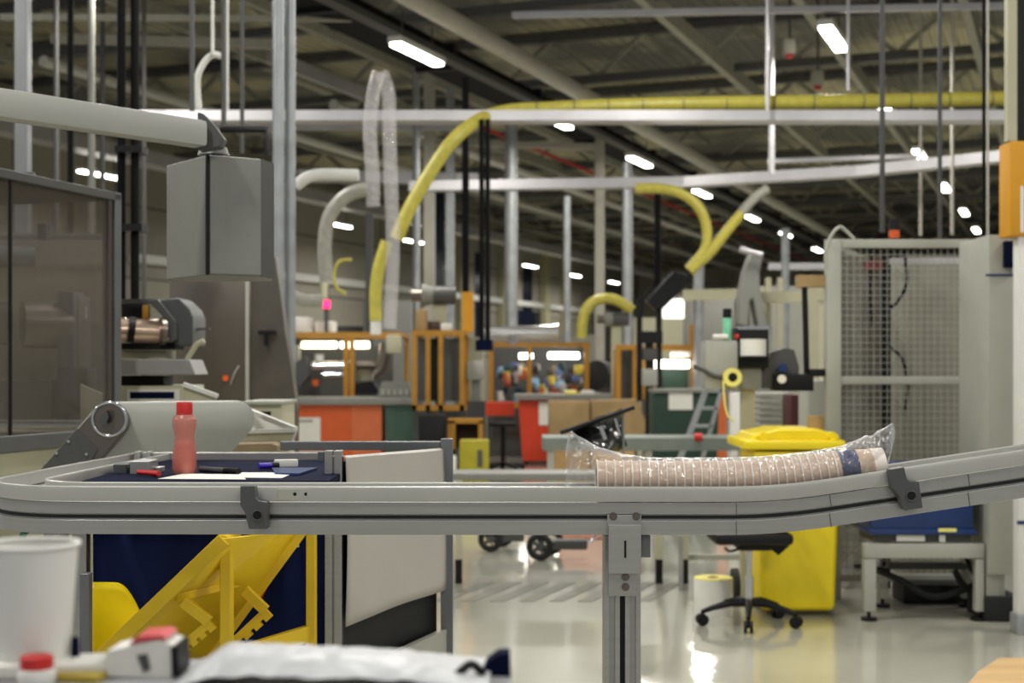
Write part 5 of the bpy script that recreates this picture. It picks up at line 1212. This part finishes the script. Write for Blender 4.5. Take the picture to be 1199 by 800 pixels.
# black sack on the low table
Ys = 7.6
r = thing('black_sack', 'shiny black sack hooked on a slanting black rod behind the clear bag', 'bag', at(700,522,Ys))
MB().cyl(at(656,507,Ys), at(743,477,Ys), .012, seg=10).build('rod', 'black', r)
g = []
for i in range(15):
    k = i/14; row = []
    for j in range(9):
        q = j/8; x0_ = 668+58*k; y0_ = 503-25*k; d_ = (14+34*sin(k*pi*.62)**2)*q
        row.append(at(x0_+10*q*k+3*sin(k*9+q*3), y0_+d_, Ys+.10*sin(k*8)*q+.05*sin(q*5)))
    g.append(row)
MB().grid(g).build('sack_film', 'blackbag', r, solid=.004); MB().cyl((at(730,0,Ys).x, Ys+.03, 0), at(730,481.5,Ys+.03), .007).build('stand_pole', 'grey_paint', r)
for p0, p1 in (((703,499),(709,515)),((720,490),(726,510))): MB().bar(at(*p0,Ys-.08), at(*p1,Ys-.08), .012, .02).build('fold_glint', 'steel_bright', r)  # bright strips imitate the highlights along the sack's creases
# grey table behind, green cabinet with notice, step ladder
r = thing('grey_table', 'long grey green table behind the bag of cups', 'table', (at(760,0,14).x, 14.3, 0))
Yg = 14.0
MB().pb(636, 513, 880, 528, Yg, .7).build('table_top', mat('sage_grey', (116,124,116), .5), r)
for x in (645, 760, 870): MB().bb(at(x-4,0,Yg).x, at(x+4,0,Yg).x, Yg+.02, Yg+.1, 0, at(0,528,Yg).z).build('leg', 'grey_light', r)
o = MB().cyl(at(813,512,Yg), at(822,512,Yg), .04).build('tape_roll', 'red'); tag(o, 'small dark red roll on the long grey green table', 'roll')
r = thing('green_cabinet', 'dark green cabinet with a white notice behind the step ladder', 'cabinet', (at(795,0,18).x, 18.4, 0))
MB().bb(at(766,0,18).x, at(842,0,18).x, 18, 18.7, .0, at(0,459,18).z, bevel=.01).build('body', 'green_dark', r); MB().pb(783, 459, 811, 480, 17.98, .01).build('white_notice', 'paper', r); MB().pb(766, 456, 842, 460, 17.95, .8).build('top', 'grey_paint', r)
r = thing('step_ladder', 'grey step ladder leaning before the dark green cabinet', 'ladder', (at(822,0,15.5).x, 15.5, 0))
for d0, d1 in (((827,456),(801,525)),((845,456),(826,525))): 
    p0, p1 = at(*d0,15.5), at(*d1,15.5); p2 = p0+(p1-p0)*(p0.z/(p0.z-p1.z)); MB().bar(p0, p2, .04, .06).build('stile', 'galv', r)
for k in range(6):
    q = .02+k*.3; MB().bar(at(827-26*q,456+69*q,15.5), at(845-19*q,456+69*q,15.5), .06, .035).build('step', 'galv', r)
o = MB().prism([at(x, y, 16.5) for x, y in ((843,462),(850,460),(852,590),(838,590))], (0,.05,0)).build('orange_board', 'orange_pale'); tag(o, 'narrow orange board beside the step ladder', 'board')
o = MB().pb(857, 460, 872, 608, 15.0, .2, bevel=.01).build('white_container', 'paper'); tag(o, 'white container behind the yellow tape tail', 'container')
r = thing('tray_stack', 'stack of pale trays left of the wire cage behind the yellow bin', 'stack', at(908,506,13))
for k in range(7): MB().pb(889, 460+k*7, 925, 464+k*7, 13, .4, bevel=.01).build('tray', 'grey_light', r)
MB().bb(at(890,0,13).x, at(924,0,13).x, 13.02, 13.4, 0, at(0,508,13).z).build('stack_base', 'grey_dark', r)
far_box('dark_cabinet', 926, 946, 462, 0, 12.5, .4, mat('maroon_paint', (64,16,18), .5), 'dark maroon cabinet between the tray stack and the wire cage')
far_box('grey_machine', 946, 968, 445, 0, 11.6, .4, 'grey_light', 'pale grey machine standing beside the cage corner')
# yellow crate rack, stool
Yx = 19.0
r = thing('crate_rack', 'amber crate rack standing low left of the black stool', 'rack', (at(547,0,Yx).x, Yx+.2, 0))
for x0, x1, y0, y1 in ((524,533,493,535),(560,565,493,535),(524,565,491,496)): MB().pb(x0, y0, x1, y1, Yx, .4).build('frame_side', 'amber', r)
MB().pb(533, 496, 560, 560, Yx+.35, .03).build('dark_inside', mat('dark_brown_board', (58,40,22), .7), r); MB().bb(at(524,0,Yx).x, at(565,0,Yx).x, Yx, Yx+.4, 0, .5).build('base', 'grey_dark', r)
r = thing('dull_yellow_box', 'dull yellow green box in front of the amber crate rack', 'box', (at(555,0,18).x, 18.2, 0))
MB().bb(at(538,0,18).x, at(572,0,18).x, 18, 18.4, 0, at(0,516,18).z, bevel=.02).build('body', 'yellow_dull', r); MB().pb(559, 527, 565, 547, 17.99, .01).build('grip_mark', 'grey_dark', r)
o = MB().pb(525, 534, 534, 582, 17.5, .2, bevel=.03).build('white_sack', 'white'); tag(o, 'small white sack left of the dull yellow box', 'bag'); 
Yq = 21.5; c_ = Vector((at(589,0,Yq).x, Yq, 0))
r = thing('work_stool', 'black work stool with round seat on a star base in the distance', 'stool', c_)
zz_ = at(0,495,Yq).z
MB().cyl(c_+Vector((0,0,zz_-.05)), c_+Vector((0,0,zz_)), .22, seg=24).build('seat', 'black', r); MB().cyl(c_+Vector((0,0,.12)), c_+Vector((0,0,zz_-.05)), .035).build('column', 'black', r)
for k in range(5):
    an = R(20+72*k); e = c_+Vector((cos(an), sin(an), 0))*.32; MB().bar(c_+Vector((0,0,.15)), e+Vector((0,0,.10)), .05, .05).build('base_arm', 'black', r); MB().cyl(e, e+Vector((0,0,.1)), .035).build('castor', 'black', r)
far_box('cream_cabinet', 562, 612, 482, 0, 27, .6, 'cream', 'cream cabinet behind the black work stool')
far_box('black_trolley', 490, 520, 486, 0, 18.8, .5, 'black', 'black trolley under the tall amber guard frame', 'trolley')
